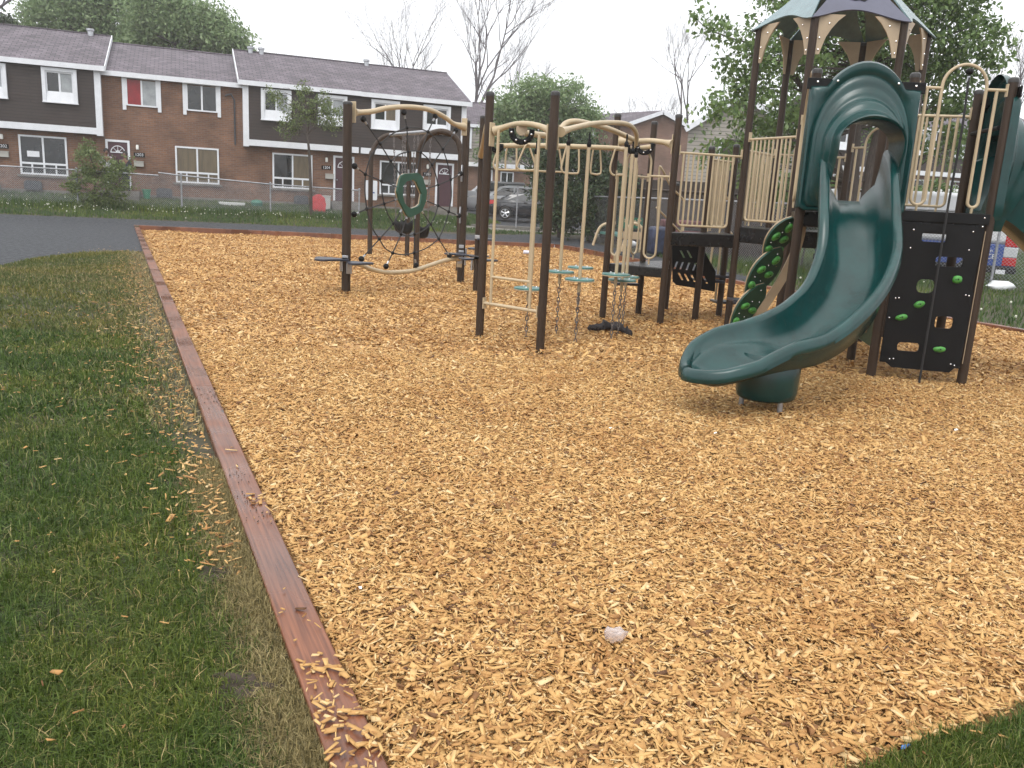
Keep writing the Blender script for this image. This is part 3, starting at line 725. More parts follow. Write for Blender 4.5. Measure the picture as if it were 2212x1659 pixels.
archgate(C_, E_, 0.86, zat(E_, 382), 2.24, f=(0.06, 0.22, 0.62, 0.82))
archgate(C_, D_, 0.86, 1.93, 2.18, f=(0.12, 0.26, 0.62, 0.80))
archgate(HX['P2'], HX['P6'], 1.42, 2.32, 2.6, f=(0.12, 0.24, 0.76, 0.88))
archgate(HX['P6'], HX['P5'], 1.42, 2.45, 2.7, f=(0.12, 0.26, 0.74, 0.88))

# ---- slide hood (moulded, stepped towards the rider's hole)
def hood(p, q, name='slide_hood'):
    p, q = V(*p, 0), V(*q, 0); L = np.linalg.norm(q - p); d = (q - p) / L; c = (p + q) / 2; nn = V(d[1], -d[0], 0)   # outward
    W = L / 2 + 0.055; N = 72
    def outer(a):
        x, z = math.cos(a), math.sin(a)                        # superellipse body with arch head
        if z < 0: k = 1 / max(abs(x) / W, abs(z) / 0.62); return x * k, 2.18 + z * k
        k = 1 / max(abs(x) / W, abs(z) / 9); X, Z = x * k, z * k
        if Z > 0.50:                                           # shoulder, then dome
            k2 = 1 / math.sqrt((x / (W * 0.97)) ** 2 + (z / 0.735) ** 2); X2, Z2 = x * k2, z * k2
            if Z2 > 0.50: return X2, 2.18 + Z2
            return x * (0.50 / z), 2.18 + 0.50
        return X, 2.18 + Z
    def arch_(a, w, top, bot):
        x, z = math.cos(a), math.sin(a)
        if z < 0: k = 1 / max(abs(x) / w, abs(z) / (2.18 - bot)); return x * k, 2.18 + z * k
        k = 1 / math.sqrt((x / w) ** 2 + (z / (top - 2.18)) ** 2); return x * k, 2.18 + z * k
    prof = [(0, -0.05), (0, 0.0), (0.02, 0.03), (0.06, 0.035), (0.10, 0.022), (0.13, 0.012), (0.17, 0.03), (0.22, 0.044), (0.30, 0.052), (0.35, 0.050), (0.40, 0.060), (0.46, 0.078), (0.52, 0.086),
            (0.55, 0.088), (0.60, 0.105), (0.66, 0.165), (0.72, 0.19), (0.80, 0.20), (0.85, 0.23), (0.90, 0.30), (0.94, 0.36), (0.98, 0.385), (1.02, 0.375), (1.05, 0.34), (1.06, 0.20), (1.06, 0.0)]
    rows = []
    for k, dep in prof:
        row = []
        for i in range(N):
            a = 2 * math.pi * i / N + 0.001
            ox, oz = outer(a); ax_, az_ = arch_(a, W * 0.90, 2.80, 1.60); hx, hz = arch_(a, 0.285, 2.39, 1.47)
            if k < 0.12: q = k / 0.12; x = ox + (ax_ - ox) * q; z = oz + (az_ - oz) * q
            else: q = (k - 0.12) / 0.88; x = ax_ + (hx - ax_) * q; z = az_ + (hz - az_) * q
            dd = dep
            if k > 0.13:
                f_ = min(1.0, max(0.0, (z - 1.55) / 0.55)); dd = min(dep, 0.03 + (dep - 0.03) * f_) if k < 0.8 else 0.03 + (dep - 0.03) * (0.25 + 0.75 * f_)
            row.append(c + d * x + nn * (PR + 0.012 + dd) + V(0, 0, z))
        rows.append(row)
    b = MB().grid(rows, closed=True)
    o = b.build(name, GRN, T, smooth=50)
    # dark mounting ears at the shoulders and bolts
    for s in (-1, 1): MB().box(c + d * s * (L / 2 - 0.02) + nn * (PR + 0.004) + V(0, 0, 2.70), (0.22, 0.014, 0.10), math.atan2(d[1], d[0])).build('mounting_plate', BLK, o, bevel=0.004)
    bolts([c + d * s * x + nn * (PR + dep) + V(0, 0, z) for s in (-1, 1) for x, z, dep in ((L / 2, 2.715, 0.012), (L / 2 - 0.17, 2.725, 0.045))], o, 0.012)
    for s in (-1, 1): MB().lathe(c + d * s * (L / 2 - 0.0) + nn * (PR + 0.03) + V(0, 0, 2.585), [(0.04, 0), (0.04, 0.012), (0.022, 0.014), (0.018, 0.006)], 16, axis=nn).build('boss', GRN, o)
    MB().tube([c - d * 0.33 - nn * 0.03 + V(0, 0, 2.40), c + d * 0.33 - nn * 0.03 + V(0, 0, 2.40)], 0.02, 10).build('grab_bar', BLK, o)
    return o
hood(S1, RL)

def chute(cl, w0, HL, HR=None, tilt=None, nose=True, name='slide_chute', par=None):
    HR = HR or HL; tilt = tilt or [0, 0]
    P = np.array(spline(cl, 8)); sl = np.concatenate([[0], np.cumsum(np.linalg.norm(np.diff(P, axis=0), axis=1))]); tot = sl[-1]
    NL = 0.32
    d_ = np.concatenate([np.linspace(0, tot - NL, 60)[:-1], tot - NL + NL * np.sin(np.linspace(0, math.pi / 2, 18))])
    kn_ = np.interp(d_, sl, np.linspace(0, 1, len(sl)))
    P = np.stack([np.interp(d_, sl, P[:, k]) for k in range(3)], 1); m = len(P)
    fH = lambda H: np.interp(kn_, np.linspace(0, 1, len(H)), H)
    hl, hr, tl = fH(HL), fH(HR), fH(tilt); rows = []
    for i in range(m):
        t = P[min(i + 2, m - 1)] - P[max(i - 2, 0)]; t[2] = 0; t /= np.linalg.norm(t); s = V(-t[1], t[0], 0)
        q = max(0.0, (d_[i] - (tot - NL)) / NL); cf = math.sqrt(max(0.0, 1 - q * q)); w = max(0.003, w0 * cf); r = 0.042; q6 = q ** 5
        def side(sg):
            H = hr[i] if sg > 0 else hl[i]; bz = -tl[i] * sg * cf; c_ = max(cf, 0.02)
            lift = lambda z: H - (H - z) * (1 - 0.9 * q6)
            k0 = max(0.0, 1 - d_[i] / 0.55)
            inn = [(0.4 * w, lift(bz * 0.4 + 0.022 * k0)), (w - 0.13 * c_, lift(bz + 0.012 + 0.06 * k0)), (w - 0.075 * c_, lift(bz + 0.04 + 0.10 * k0)), (w - 0.035 * c_, lift(bz + (H - bz) * 0.38)), (w - 0.012 * c_, lift(bz + (H - bz) * 0.70)), (w, H - 0.022)]
            lip = [(w + r - r * math.cos(a), H - 0.02 + r * 1.0 * math.sin(a)) for a in (0.5, 1.0, 1.57, 2.2, 2.8)] + [(w + 2 * r + 0.002, H - 0.045), (w + 2 * r + 0.006, H - 0.075), (w + 2 * r - 0.006, H - 0.085), (w + r * 0.9, H - 0.075)]
            out = [(w + 0.02, min(H - 0.085, bz + (H - bz) * 0.4)), (w - 0.01 * c_, min(bz - 0.015, H - 0.095)), (w - 0.11 * c_, min(bz - 0.05, H - 0.10)), (w * 0.4, min(bz * 0.4 - 0.058, H - 0.10))]
            res = []
            for x, z in inn + lip + out:
                e = max(0.0, x - w); b_ = min(x, w)
                res.append(P[i] + s * sg * b_ + e * (s * sg * cf + t * q) + V(0, 0, z))
            return res, len(inn)
        R_, n1 = side(1); L_, _ = side(-1)
        rows.append(L_[::-1][-n1:] + R_ + L_[::-1][:-n1])
    b = MB().grid(rows, closed=True); n = len(rows[0])
    b.f.append(tuple(range(n - 1, -1, -1))); b.f.append(tuple((m - 1) * n + k for k in range(n)))
    return b.build(name, GRN, par or T, smooth=60)
CLN = [(3.08, 8.06, 1.65), (3.045, 7.82, 1.545), (2.98, 7.5, 1.21), (2.90, 7.2, .92), (2.72, 6.92, .68), (2.48, 6.70, .51), (2.22, 6.52, .425), (1.96, 6.38, .42), (1.70, 6.27, .385), (1.49, 6.20, .32), (1.36, 6.17, .28)]
ch = chute(CLN, 0.255, [.48, .45, .42, .38, .33, .32, .29, .22, .20, .16, .06], [.48, .45, .42, .38, .33, .28, .205, .15, .055, .04, .05], [0, 0, 0, 0, 0, 0, .02, .045, .065, .06, .0])
fm = MB(); rows = []
for z, a, c_ in ((0.44, 0.22, 0.17), (0.36, 0.262, 0.212), (0.14, 0.252, 0.205), (0.095, 0.24, 0.195), (0.075, 0.21, 0.17)):
    rows.append([(2.02 + a * math.cos(q) * 0.95 + 0.0, 6.44 + c_ * math.sin(q), z) for q in np.linspace(0, 2 * math.pi, 28, endpoint=False)])
fm.grid(rows[::-1], closed=True); fm.f.append(tuple(range(27, -1, -1)))
fm.build('slide_foot', GRN, T, smooth=50)
MB().tube([(2.10, 6.30, -0.1), (2.10, 6.30, 0.12)], 0.021, 12).tube([(1.86, 6.53, -0.1), (1.86, 6.53, 0.12)], 0.021, 12).build('foot_pipe', STEEL, T)
seam = MB()
# second slide leaving to the right
hood(RR, R2)
mid = (V(*RR) + V(*R2)) / 2; d2 = V(0.989, -0.148)
cl2 = [(*(mid + d2 * 0.02), 1.63), (*(mid + d2 * 0.25), 1.57), (*(mid + d2 * 0.6), 1.30), (*(mid + d2 * 0.98), 0.98), (*(mid + d2 * 1.4 + V(0.02, 0.06)), 0.72), (*(mid + d2 * 1.8 + V(0.03, 0.22)), 0.52), (*(mid + d2 * 2.2 + V(0.02, 0.5)), 0.40), (*(mid + d2 * 2.6 + V(0, 0.8)), 0.36)]
chute(cl2, 0.245, [0.50, 0.60, 0.45, 0.34, 0.30, 0.3, 0.2, 0.12])

# ---- black climbing wall under the arch
rd = V(RR[0] - RL[0], RR[1] - RL[1], 0); rd /= np.linalg.norm(rd); rn = V(rd[1], -rd[0], 0)
wo_ = V(*RL, 0) + rn * 0.055
outl = [(0.10, 0.165), (0.16, 0.12), (0.70, 0.105), (0.74, 0.15), (0.79, 0.15), (0.80, 0.86), (0.785, 0.92), (0.80, 1.50), (0.05, 1.50), (0.06, 0.92), (0.045, 0.86), (0.045, 0.165)]
holes = [rrect(0.255, 1.335, 0.475, 1.425, 0.025), rrect(0.41, 1.115, 0.66, 1.205, 0.025), rrect(0.275, 0.855, 0.44, 0.985, 0.05), rrect(0.495, 0.53, 0.66, 0.645, 0.03), rrect(0.185, 0.285, 0.39, 0.37, 0.03)]
cw = plate(outl, holes, wo_, rd, (0, 0, 1), 0.019, 'climbing_wall', BLK, T)
ef = MB(); ef.box(wo_ + rd * 0.42 + V(0, 0, 1.565), (0.82, 0.03, 0.10), math.atan2(rd[1], rd[0])); ef.build('deck_fascia', BLK, T, bevel=0.006)
eb = MB(); eb.tube([wo_ + rd * 0.812 + V(0, 0, 0.2), wo_ + rd * 0.814 + V(0, 0, 1.46)], 0.004, 6); eb.build('wall_edge', TANP, cw)
bolts([wo_ + rd * a + rn * 0.012 + V(0, 0, z) for a, z in ((0.13, 0.20), (0.165, 0.205), (0.70, 0.19), (0.735, 0.18), (0.10, 0.79), (0.13, 0.795), (0.73, 0.86), (0.76, 0.855), (0.17, 1.44), (0.165, 1.27), (0.70, 1.45), (0.69, 1.28), (0.775, 1.50), (0.78, 1.58), (0.07, 0.60))], cw, 0.0085)
def hold(c, n, r, parent, seed, kind=0):
    random.seed(seed)
    b = MB(); n = V(*n) / np.linalg.norm(V(*n)); a = V(0, 0, 1) - n * n[2]; a /= np.linalg.norm(a); s = np.cross(a, n)
    rows = []; K_ = 14; sh = [1 + 0.16 * math.sin(2 * math.pi * k / K_ * 2 + seed) + random.uniform(-0.07, 0.07) for k in range(K_)]
    for rr, hh in ((1.0, 0.0), (1.03, 0.25), (0.85, 0.6), (0.5, 0.82), (0.18, 0.80)):
        rows.append([c + n * hh * r * 0.85 + (s * math.cos(2 * math.pi * k / K_) * 1.15 + a * math.sin(2 * math.pi * k / K_) * (0.75 if kind == 0 else 1.0)) * r * rr * sh[k] + a * (0.10 * r if rr < 0.9 else 0) for k in range(K_)])
    b.grid(rows, closed=True); b.f.append(tuple((len(rows) - 1) * K_ + k for k in range(K_)))
    o = b.build('climbing_hold', LIME, parent, smooth=60)
    MB().ball(c + n * r * 0.70 + a * 0.1 * r, r * 0.16, 8).ball(c + n * r * 0.62 - s * r * 0.45, r * 0.14, 8).build('hold_bolt', BLK, o)
    return o
for i, (a, z) in enumerate(((0.63, 1.00), (0.325, 0.745), (0.18, 0.61), (0.575, 0.325))): hold(wo_ + rd * a + rn * 0.009 + V(0, 0, z), rn, 0.044, cw, 11 + i)
rp = MB(); k0 = wo_ + rd * 0.425 + rn * 0.05 + V(0, 0, 2.84)
rope_pts = [k0, k0 + V(0.0, -0.03, -0.5), wo_ + rd * 0.42 + rn * 0.07 + V(0, 0, 1.62), wo_ + rd * 0.41 + rn * 0.10 + V(0, 0, 0.9), wo_ + rd * 0.40 + rn * 0.12 + V(0, 0, -0.05)]
rp.tube(spline(rope_pts, 6), 0.011, 8); cr = rp.build('climbing_rope', ROPE, T)
MB().ball(k0 + V(0, 0, 0.01), 0.034, 12, sq=(1, 1, 0.9)).build('rope_knob', BLK, cr)
MB().tube([k0 + V(0, 0, -0.03), k0 + V(0, 0, -0.075)], 0.014, 8).build('rope_ferrule', STEEL, cr)

# ---- leaf climber
def leaf_outline(L, W, n=14, base=0.15):
    up = []; 
    for k in range(n + 1):
        t = k / n; up.append((L * t, W * (math.sin(math.pi * min(1, t ** 0.85)) ** 0.8)))
    return up + [(a, -b) for a, b in up[-2:0:-1]]
lw = V(0.85, 0.53, 0)
def leafplate(a, c, W, idx):
    a, c = V(*a), V(*c); L = np.linalg.norm(c - a); u = (c - a) / L; nn = np.cross(u, lw); nn /= np.linalg.norm(nn)
    if nn @ (EYE - a) < 0: nn = -nn
    w = np.cross(nn, u)
    pl = plate(leaf_outline(L, W), [], a + nn * 0.03, u, w, 0.018, 'leaf_plate', GRNP, T)
    MBt = plate([(x, y * 1.03) for x, y in leaf_outline(L, W)], [], a + nn * 0.012, u, w, 0.014, 'backing_plate', TANP, pl)
    for j, (t, s) in enumerate(((0.22, 0.15), (0.45, -0.45), (0.47, 0.35), (0.70, 0.5), (0.74, -0.35))):
        if idx == 2 and j == 0: continue
        hold(a + u * L * t + w * W * s + nn * 0.04, nn, 0.046, pl, 30 + idx * 7 + j, kind=1)
    bolts([a + u * L * t + w * W * s + nn * 0.04 for t, s in ((0.3, 0.5), (0.34, -0.1), (0.62, 0.1), (0.6, -0.5), (0.12, 0.0))], pl, 0.007)
leafplate(at(1708, 466, 8.95), at(1648, 560, 9.1), 0.185, 0)
leafplate(at(1684, 532, 9.05), at(1606, 644, 9.15), 0.205, 1)
leafplate(at(1648, 610, 9.12), at(1572, 722, 9.2), 0.19, 2)
rows = []
for p in spline([at(1714, 470, 9.15), at(1712, 500, 9.15), at(1697, 548, 9.2), at(1672, 598, 9.22), at(1642, 645, 9.25), at(1612, 690, 9.27), at(1590, 728, 9.28)], 5):
    rows.append([p + V(0.03, -0.06, 0.0), p + V(0.12, -0.06, -0.03), p + V(0.12, -0.03, -0.03), p + V(0.03, -0.03, 0.0)])
b = MB().grid(rows, closed=True); b.f.append((3, 2, 1, 0)); b.f.append(tuple(len(b.v) - 4 + k for k in range(4))); b.build('climber_stringer', TANP, T)

# ---- green play panel low between the back post and the climbing wall
pd = V(BL[0] - RL[0], BL[1] - RL[1], 0); L = np.linalg.norm(pd); pd /= L
pp = plate(rrect(0.06, 0.28, L - 0.06, 1.05, 0.05), [], V(*RL, 0), pd, (0, 0, 1), 0.018, 'play_panel', GRNP, T)
rg = MB()
for a, z in ((0.30, 0.72), (0.55, 0.72), (0.62, 0.48), (0.38, 0.46)):
    rg.tube([V(*RL, 0) + pd * (a + 0.055 * math.cos(q)) + V(-0.016, 0, z + 0.075 * math.sin(q)) for q in np.linspace(0, 2 * math.pi, 16, endpoint=False)], 0.007, 6, closed=True)
rg.build('panel_ring', TANP, pp)

# ---- black slotted panel, steps and handrails at the back
sp_o = at(1450, 526, 11.9); ex = V(1, 0.03, 0)
def pxl(x, y, Y=11.9): p = at(x, y, Y); return ((p - sp_o) @ V(1, 0, 0), p[2] - sp_o[2])
ol = [pxl(*q) for q in ((1451, 524), (1501, 526), (1523, 546), (1546, 587), (1544, 630), (1460, 615), (1453, 608))]
hs = []
for pts3, sl in ((((1474, 549), (1489, 549)), -4), (((1460, 573), (1472, 574), (1486, 575), (1500, 576)), 3), (((1470, 597), (1483, 599), (1497, 601), (1523, 604)), -4)):
    for (x, y) in pts3: hs.append([pxl(x - 2.2 - sl, y + 8), pxl(x + 2.2 - sl, y + 8), pxl(x + 2.2 + sl, y - 8), pxl(x - 2.2 + sl, y - 8)])
plate(ol, hs, sp_o, (1, 0, 0), (0, 0, 1), 0.019, 'slotted_panel', BLK, T)
for k, (x, y) in enumerate(((1530, 606), (1553, 596), (1568, 652))):
    p = at(x, y, 12.1 + 0.15 * k); MB().box(p, (0.40, 0.30, 0.035), 0.1).build('step', STEP, T, bevel=0.006)
MB().box((1.55, 12.0, 0.43), (0.34, 0.30, 0.035), 0.2).build('step', STEP, T, bevel=0.006); MB().box(at(1602, 648, 10.4), (0.30, 0.24, 0.03), 0.1).build('step', STEP, T, bevel=0.006)
hr = MB()
for off, Y in ((0, 12.3), (108, 13.0)):
    a = [at(1420 + off, 500, Y), at(1424 + off, 372, Y), at(1431 + off, 367, Y), at(1449 + off, 402, Y + .2), at(1473 + off * .9, 428, Y + .5), at(1477 + off * .9, 440, Y + .5), at(1472 + off * .9, 500, Y + .5)]
    hr.tube(spline(a, 5), 0.016, 8); hr.tube([at(1418 + off, 448, Y), at(1473 + off, 505, Y + 0.5)], 0.014, 8)
hr.tube(spline([at(1498, 555, 12.6), at(1522, 592, 12.7), at(1531, 588, 12.7), at(1541, 520, 12.7)], 5), 0.016, 8)
hr.tube([at(1558, 520, 12.4), at(1545, 650, 12.4)], 0.016, 8)
hr.build('handrail', TAN, T)

# ---- roof
order = ['P1', 'P3', 'P4', 'P5', 'P6', 'P2']; hc = np.mean([V(*HX[k]) for k in order], axis=0)
for i, k in enumerate(order):
    k2 = order[(i + 1) % 6]; a, c = V(*HX[k]), V(*HX[k2])
    def ex_(p, f): return hc + (p - hc) * f
    ea, ec = ex_(a, 1.10), ex_(c, 1.10); ta, tcc = ex_(a, 0.12), ex_(c, 0.12)
    z0, z1 = 3.74, 4.62
    base = V(*ea, z0); u = V(*(ec - ea), 0); Lu = np.linalg.norm(u); u /= Lu
    top_mid = V(*((ta + tcc) / 2), z1); bm = base + u * Lu / 2; w = top_mid - bm; Lw = np.linalg.norm(w); w /= Lw
    tw = np.linalg.norm(tcc - ta) / 2
    n_ = 14; low = []
    for j in range(n_ + 1):
        t = j / n_; y = 0.16 * (math.sin(math.pi * t) ** 1.6) + 0.02 * math.sin(math.pi * 2 * t); low.append((Lu * t, y))
    poly = low + [(Lu * 0.80, Lw * 0.33), (Lu / 2 + tw, Lw), (Lu / 2 - tw, Lw), (Lu * 0.20, Lw * 0.33)]
    plate(poly, [], base, u, w, 0.016, 'roof_panel', ROOFG if k == 'P3' else ROOFP, T)
    for (pp_, s) in ((a, 1), (c, -1)):                  # gusset brackets
        q0 = V(*pp_, 0) + u * s * (PR + 0.004)
        g = [(0, 3.36), (0.045, 3.36), (0.065, 3.44), (0.10, 3.55), (0.15, 3.64), (0.22, 3.73), (0.30, 3.80), (0.0, 3.80)]
        g = g if s > 0 else [(-x, z) for x, z in g][::-1]
        gm = plate(g, [], q0, u, (0, 0, 1), 0.018, 'roof_bracket', TANP, T)
        bolts([q0 + u * s * 0.025 + V(*(-(np.cross(u, V(0, 0, 1))) * 0.0)) + np.cross(u, V(0, 0, 1)) * 0.012 + V(0, 0, z) for z in (3.41, 3.54)] + [q0 + u * s * 0.12 + np.cross(u, V(0, 0, 1)) * 0.012 + V(0, 0, 3.70)], gm, 0.011)
# round emblem cut-out shape on the grey front panel
a, c = V(*HX['P3']), V(*HX['P4'])
fmid = (hc + ((a + c) / 2 - hc) * 1.10); tmid = hc + ((a + c) / 2 - hc) * 0.12
w = V(*tmid, 4.62) - V(*fmid, 3.74); w /= np.linalg.norm(w); u = V(*(c - a), 0); u /= np.linalg.norm(u); nn = np.cross(u, w)
bl = []
for k in range(36):
    q = 2 * math.pi * k / 36; rr = 1 + 0.22 * math.sin(5 * q + 0.5) + 0.12 * math.sin(9 * q); bl.append((0.115 * math.cos(q) * rr, 0.042 * math.sin(q) * rr))
plate(bl, [], V(*fmid, 3.74) + w * 0.36 + nn * 0.012, u, w, 0.006, 'roof_emblem', BLK, T)

# ------------------------------------------------------------------ overhead climber
O = thing('overhead_climber', (0.3, 10.2, 0), 'overhead climber of curved tan beams and triangular rungs on capped brown posts', 'play structure')
post(A_, 2.60, O); post(B_, 2.57, O); post(C_, 2.69, O); post(P0, 2.82, O)
def pathpx(L, flare=None):
    return [at(*q) for q in L]
def flared(pts, r, f0=True, f1=True, n=5):
    S_ = spline(pts, n); m = len(S_); R = []
    for i in range(m):
        k = 0
        if f0: k = max(k, 1 - i / (n * 0.9))
        if f1: k = max(k, 1 - (m - 1 - i) / (n * 0.9))
        R.append(r * (1 + 0.9 * max(0, k) ** 1.5))
    return S_, R
ob = MB()
p, R = flared(pathpx([(1069, 283, 9.04), (1092, 274, 8.97), (1118, 268, 8.89), (1144, 268, 8.78), (1170, 274, 8.65), (1191, 284, 8.55)]), 0.029); ob.tube(p, R, 14)
p, R = flared(pathpx([(1211, 285, 8.52), (1240, 276, 8.8), (1283, 267, 9.3), (1327, 265, 9.9), (1353, 268, 10.3), (1368, 277, 10.65), (1375, 292, 10.85), (1374, 316, 11.0)]), 0.028, True, False); ob.tube(p, R, 14)
p, R = flared(pathpx([(1133, 287, 9.0), (1173, 292, 9.4), (1195, 291, 9.6), (1212, 277, 9.75), (1223, 266, 9.85), (1242, 262, 9.95), (1268, 266, 10.2), (1317, 279, 10.7), (1368, 301, 11.15)]), 0.032, False, False); ob.tube(p, R, 14)
p, R = flared([V(C_[0] + 0.05, C_[1] - 0.01, zat(C_, 305)), at(1379, 305, 11.2), at(1403, 304, 11.12), at(1432, 307, 11.05), V(E_[0] - 0.05, E_[1], zat(E_, 312))], 0.034); ob.tube(p, R, 14)
p, R = flared([V(A_[0], A_[1] + 0.05, 2.2), V(-.45, 10.2, 2.38), V(-.52, 11.3, 2.44), V(-.6, 12.5, 2.38), V(P0[0], P0[1] - 0.05, 2.2)], 0.03); ob.tube(p, R, 14)
for (q, c, z) in ((A_, B_, 2.17), (B_, A_, 2.14), (B_, (1.0, 9.6), 2.14), (C_, E_, zat(C_, 305)), (E_, C_, zat(E_, 312))):
    (x, y), an = flange(q, c, O); ob.box((x, y, z), (0.014, 0.075, 0.24), an)
bm_ = ob.build('beam', TAN, O, bevel=0.003)
ra = MB()
p = spline(pathpx([(1072, 315, 10.9), (1130, 314, 10.95), (1189, 315, 11.0), (1260, 317, 11.1), (1328, 320, 11.2), (1345, 322, 11.2), (1375, 321, 11.1), (1406, 317, 11.0)]), 4); ra.tube(p, 0.031, 14)
def r4(x, y): return ((1800 + x * .3165) * .5486, (450 + y * .3165) * .5486)
for L, dy in (([(510, 420), (455, 590), (460, 650), (500, 685), (700, 690), (735, 660), (740, 420)], -.1), ([(665, 388), (620, 420), (600, 640), (640, 692), (900, 700), (1240, 715), (1300, 690), (1270, 430)], .12),
              ([(905, 380), (850, 392), (750, 620), (755, 670), (800, 694), (940, 694), (975, 660), (970, 620), (905, 420)], -.12),
              ([(1420, 392), (1365, 400), (1300, 640), (1305, 700), (1340, 728), (1470, 735), (1512, 700), (1515, 430)], -.1),
              ([(1740, 408), (1700, 412), (1660, 700), (1690, 740), (1760, 745), (1790, 700), (1780, 430)], .1), ([(1975, 420), (1950, 490), (1905, 660), (1920, 735), (1960, 760)], -.1)):
    ra.tube(spline([at(*r4(x, y), 10.98 + dy + (x - 500) * 0.00013) for x, y in L], 4), 0.0125, 8)
ra.build('overhead_rail', TAN, O)
def uclamp(c, r, b=None, cen=None):
    b = MB()
    for t in np.linspace(math.pi, 2 * math.pi, 9): b.box(V(*c) + V(r * math.cos(t), 0, r * math.sin(t)), (0.055, 0.10, 0.05), axes=(V(math.cos(t), 0, math.sin(t)), V(0, 1, 0), V(-math.sin(t), 0, math.cos(t))))
    return b.build('beam_clamp', BLK, O, bevel=0.008)
kk = uclamp(at(1127, 284, 8.86), 0.105); uclamp(at(1073, 315, 10.9), 0.06); uclamp(at(1392, 313, 11.05), 0.10); uclamp(at(1366, 318, 11.1), 0.06)
bolts([V(*at(1127, 284, 8.86)) + V(0.105 * math.cos(t), -0.06, 0.105 * math.sin(t)) for t in (3.3, 4.2, 5.1, 6.0)] + [V(*at(1392, 313, 11.05)) + V(0.10 * math.cos(t), -0.06, 0.10 * math.sin(t)) for t in (3.6, 4.6, 5.6)], kk, 0.012)
MB().lathe(at(1127, 280, 8.88), [(0.06, -0.02), (0.06, 0.02)], 18, axis=(0, 1, 0)).build('clamp_disc', TANP, kk)
# ladder between the two front posts
ab = V(B_[0] - A_[0], B_[1] - A_[1], 0); ld = MB(); pa = V(*A_, 0) + ab * 0.165; pb = V(*A_, 0) + ab * 0.80
zl = zat(A_, 652); zr = zat(B_, 676); zl = (zl + zr) / 2
ld.tube([pa + V(0, 0, zl), pa + V(0, 0, 2.21)], 0.0165, 10).tube([pb + V(0, 0, zl), pb + V(0, 0, 2.17)], 0.0165, 10)
ld.tube([V(*A_, zl) + ab * 0.06, V(*A_, zl) + ab * 0.94], 0.018, 10)
zr1 = zat(pa, 598); ld.tube([pa + V(0, 0, zr1), pb + V(0, 0, zr1)], 0.015, 10)
ld.box(V(*A_, zl) + ab * 0.062, (0.012, 0.05, 0.12), math.atan2(ab[1], ab[0])).box(V(*A_, zl) + ab * 0.938, (0.012, 0.05, 0.12), math.atan2(ab[1], ab[0]))
ld.build('ladder', TAN, O)
# footholds clamped round the posts
def tri_plate(c, r, rot): return [(c[0] + r * math.cos(rot + q) * (1.0 + 0.25 * math.cos(3 * q)), c[1] + r * math.sin(rot + q) * (1.0 + 0.25 * math.cos(3 * q))) for q in np.linspace(0, 2 * math.pi, 24, endpoint=False)]
def footholds(spec, parent):
    for (c, z, r, rot, pc) in spec:
        b = MB(); b.prism(tri_plate(c, r, rot), (0, 0, z), (1, 0, 0), (0, 1, 0), 0.03); f = b.build('foothold', STEP, parent, bevel=0.006)
        k = MB(); d = V(pc[0] - c[0], pc[1] - c[1]); d /= np.linalg.norm(d) + 1e-9
        k.box((pc[0] - d[0] * 0.075, pc[1] - d[1] * 0.075, z - 0.09), (0.03, 0.09, 0.18), math.atan2(d[1], d[0])); k.box((pc[0], pc[1] - 0.085, z + 0.035), (0.09, 0.012, 0.06)); k.build('foothold_bracket', STEEL, f, bevel=0.004)
footholds([((P0[0] - 0.16, P0[1] + 0.05), 0.52, 0.15, 0.3, P0), ((P0[0] + 0.18, P0[1] - 0.02), 0.52, 0.14, 2.2, P0), ((P0[0] + 0.15, P0[1] - 0.05), 0.86, 0.13, 1.2, P0)], O)

# stepping pods hanging from the beams
def chain_mb(a, c, pitch=0.055, r=0.0065, w=0.015):
    a, c = V(*a), V(*c); L = np.linalg.norm(c - a); d = (c - a) / L; n = max(2, int(L / pitch)); b = MB()
    x = np.cross(d, V(0, 1, 0)); x /= np.linalg.norm(x); y = np.cross(d, x)
    for i in range(n):
        m = a + d * L * (i + 0.5) / n; s = x if i % 2 else y; hl = pitch * 0.62
        b.tube([m + d * hl * math.cos(q) + s * w * math.sin(q) for q in np.linspace(0, 2 * math.pi, 8, endpoint=False)], r, 5, closed=True)
    return b
PODS = [((1142, 623), 9.20, (1168, 321), 'nearest the ladder'), ((1210, 587), 9.75, (1222, 303), ''), ((1254, 578), 10.6, (1287, 300), ''), ((1252, 604), 9.21, (1275, 306), ''), ((1331, 593), 9.66, (1355, 306), ''), ((1344, 605), 9.9, (1367, 321), ''), ((1353, 598), 10.56, (1379, 330), '')]
PLAB = ['round green foot disc on a tan pole just left of the front brown post',
        'round green foot disc on a tan pole just right of the front brown post',
        'highest looking green foot disc, behind and above its neighbour on a shared line',
        'lower middle green foot disc on a thick tan pole with a long rusty chain',
        'upper of the overlapping green foot discs beside the right back post',
        'lower of the overlapping green foot discs above the black cloth',
        'rearmost overlapping green foot disc, partly hidden behind the two in front']
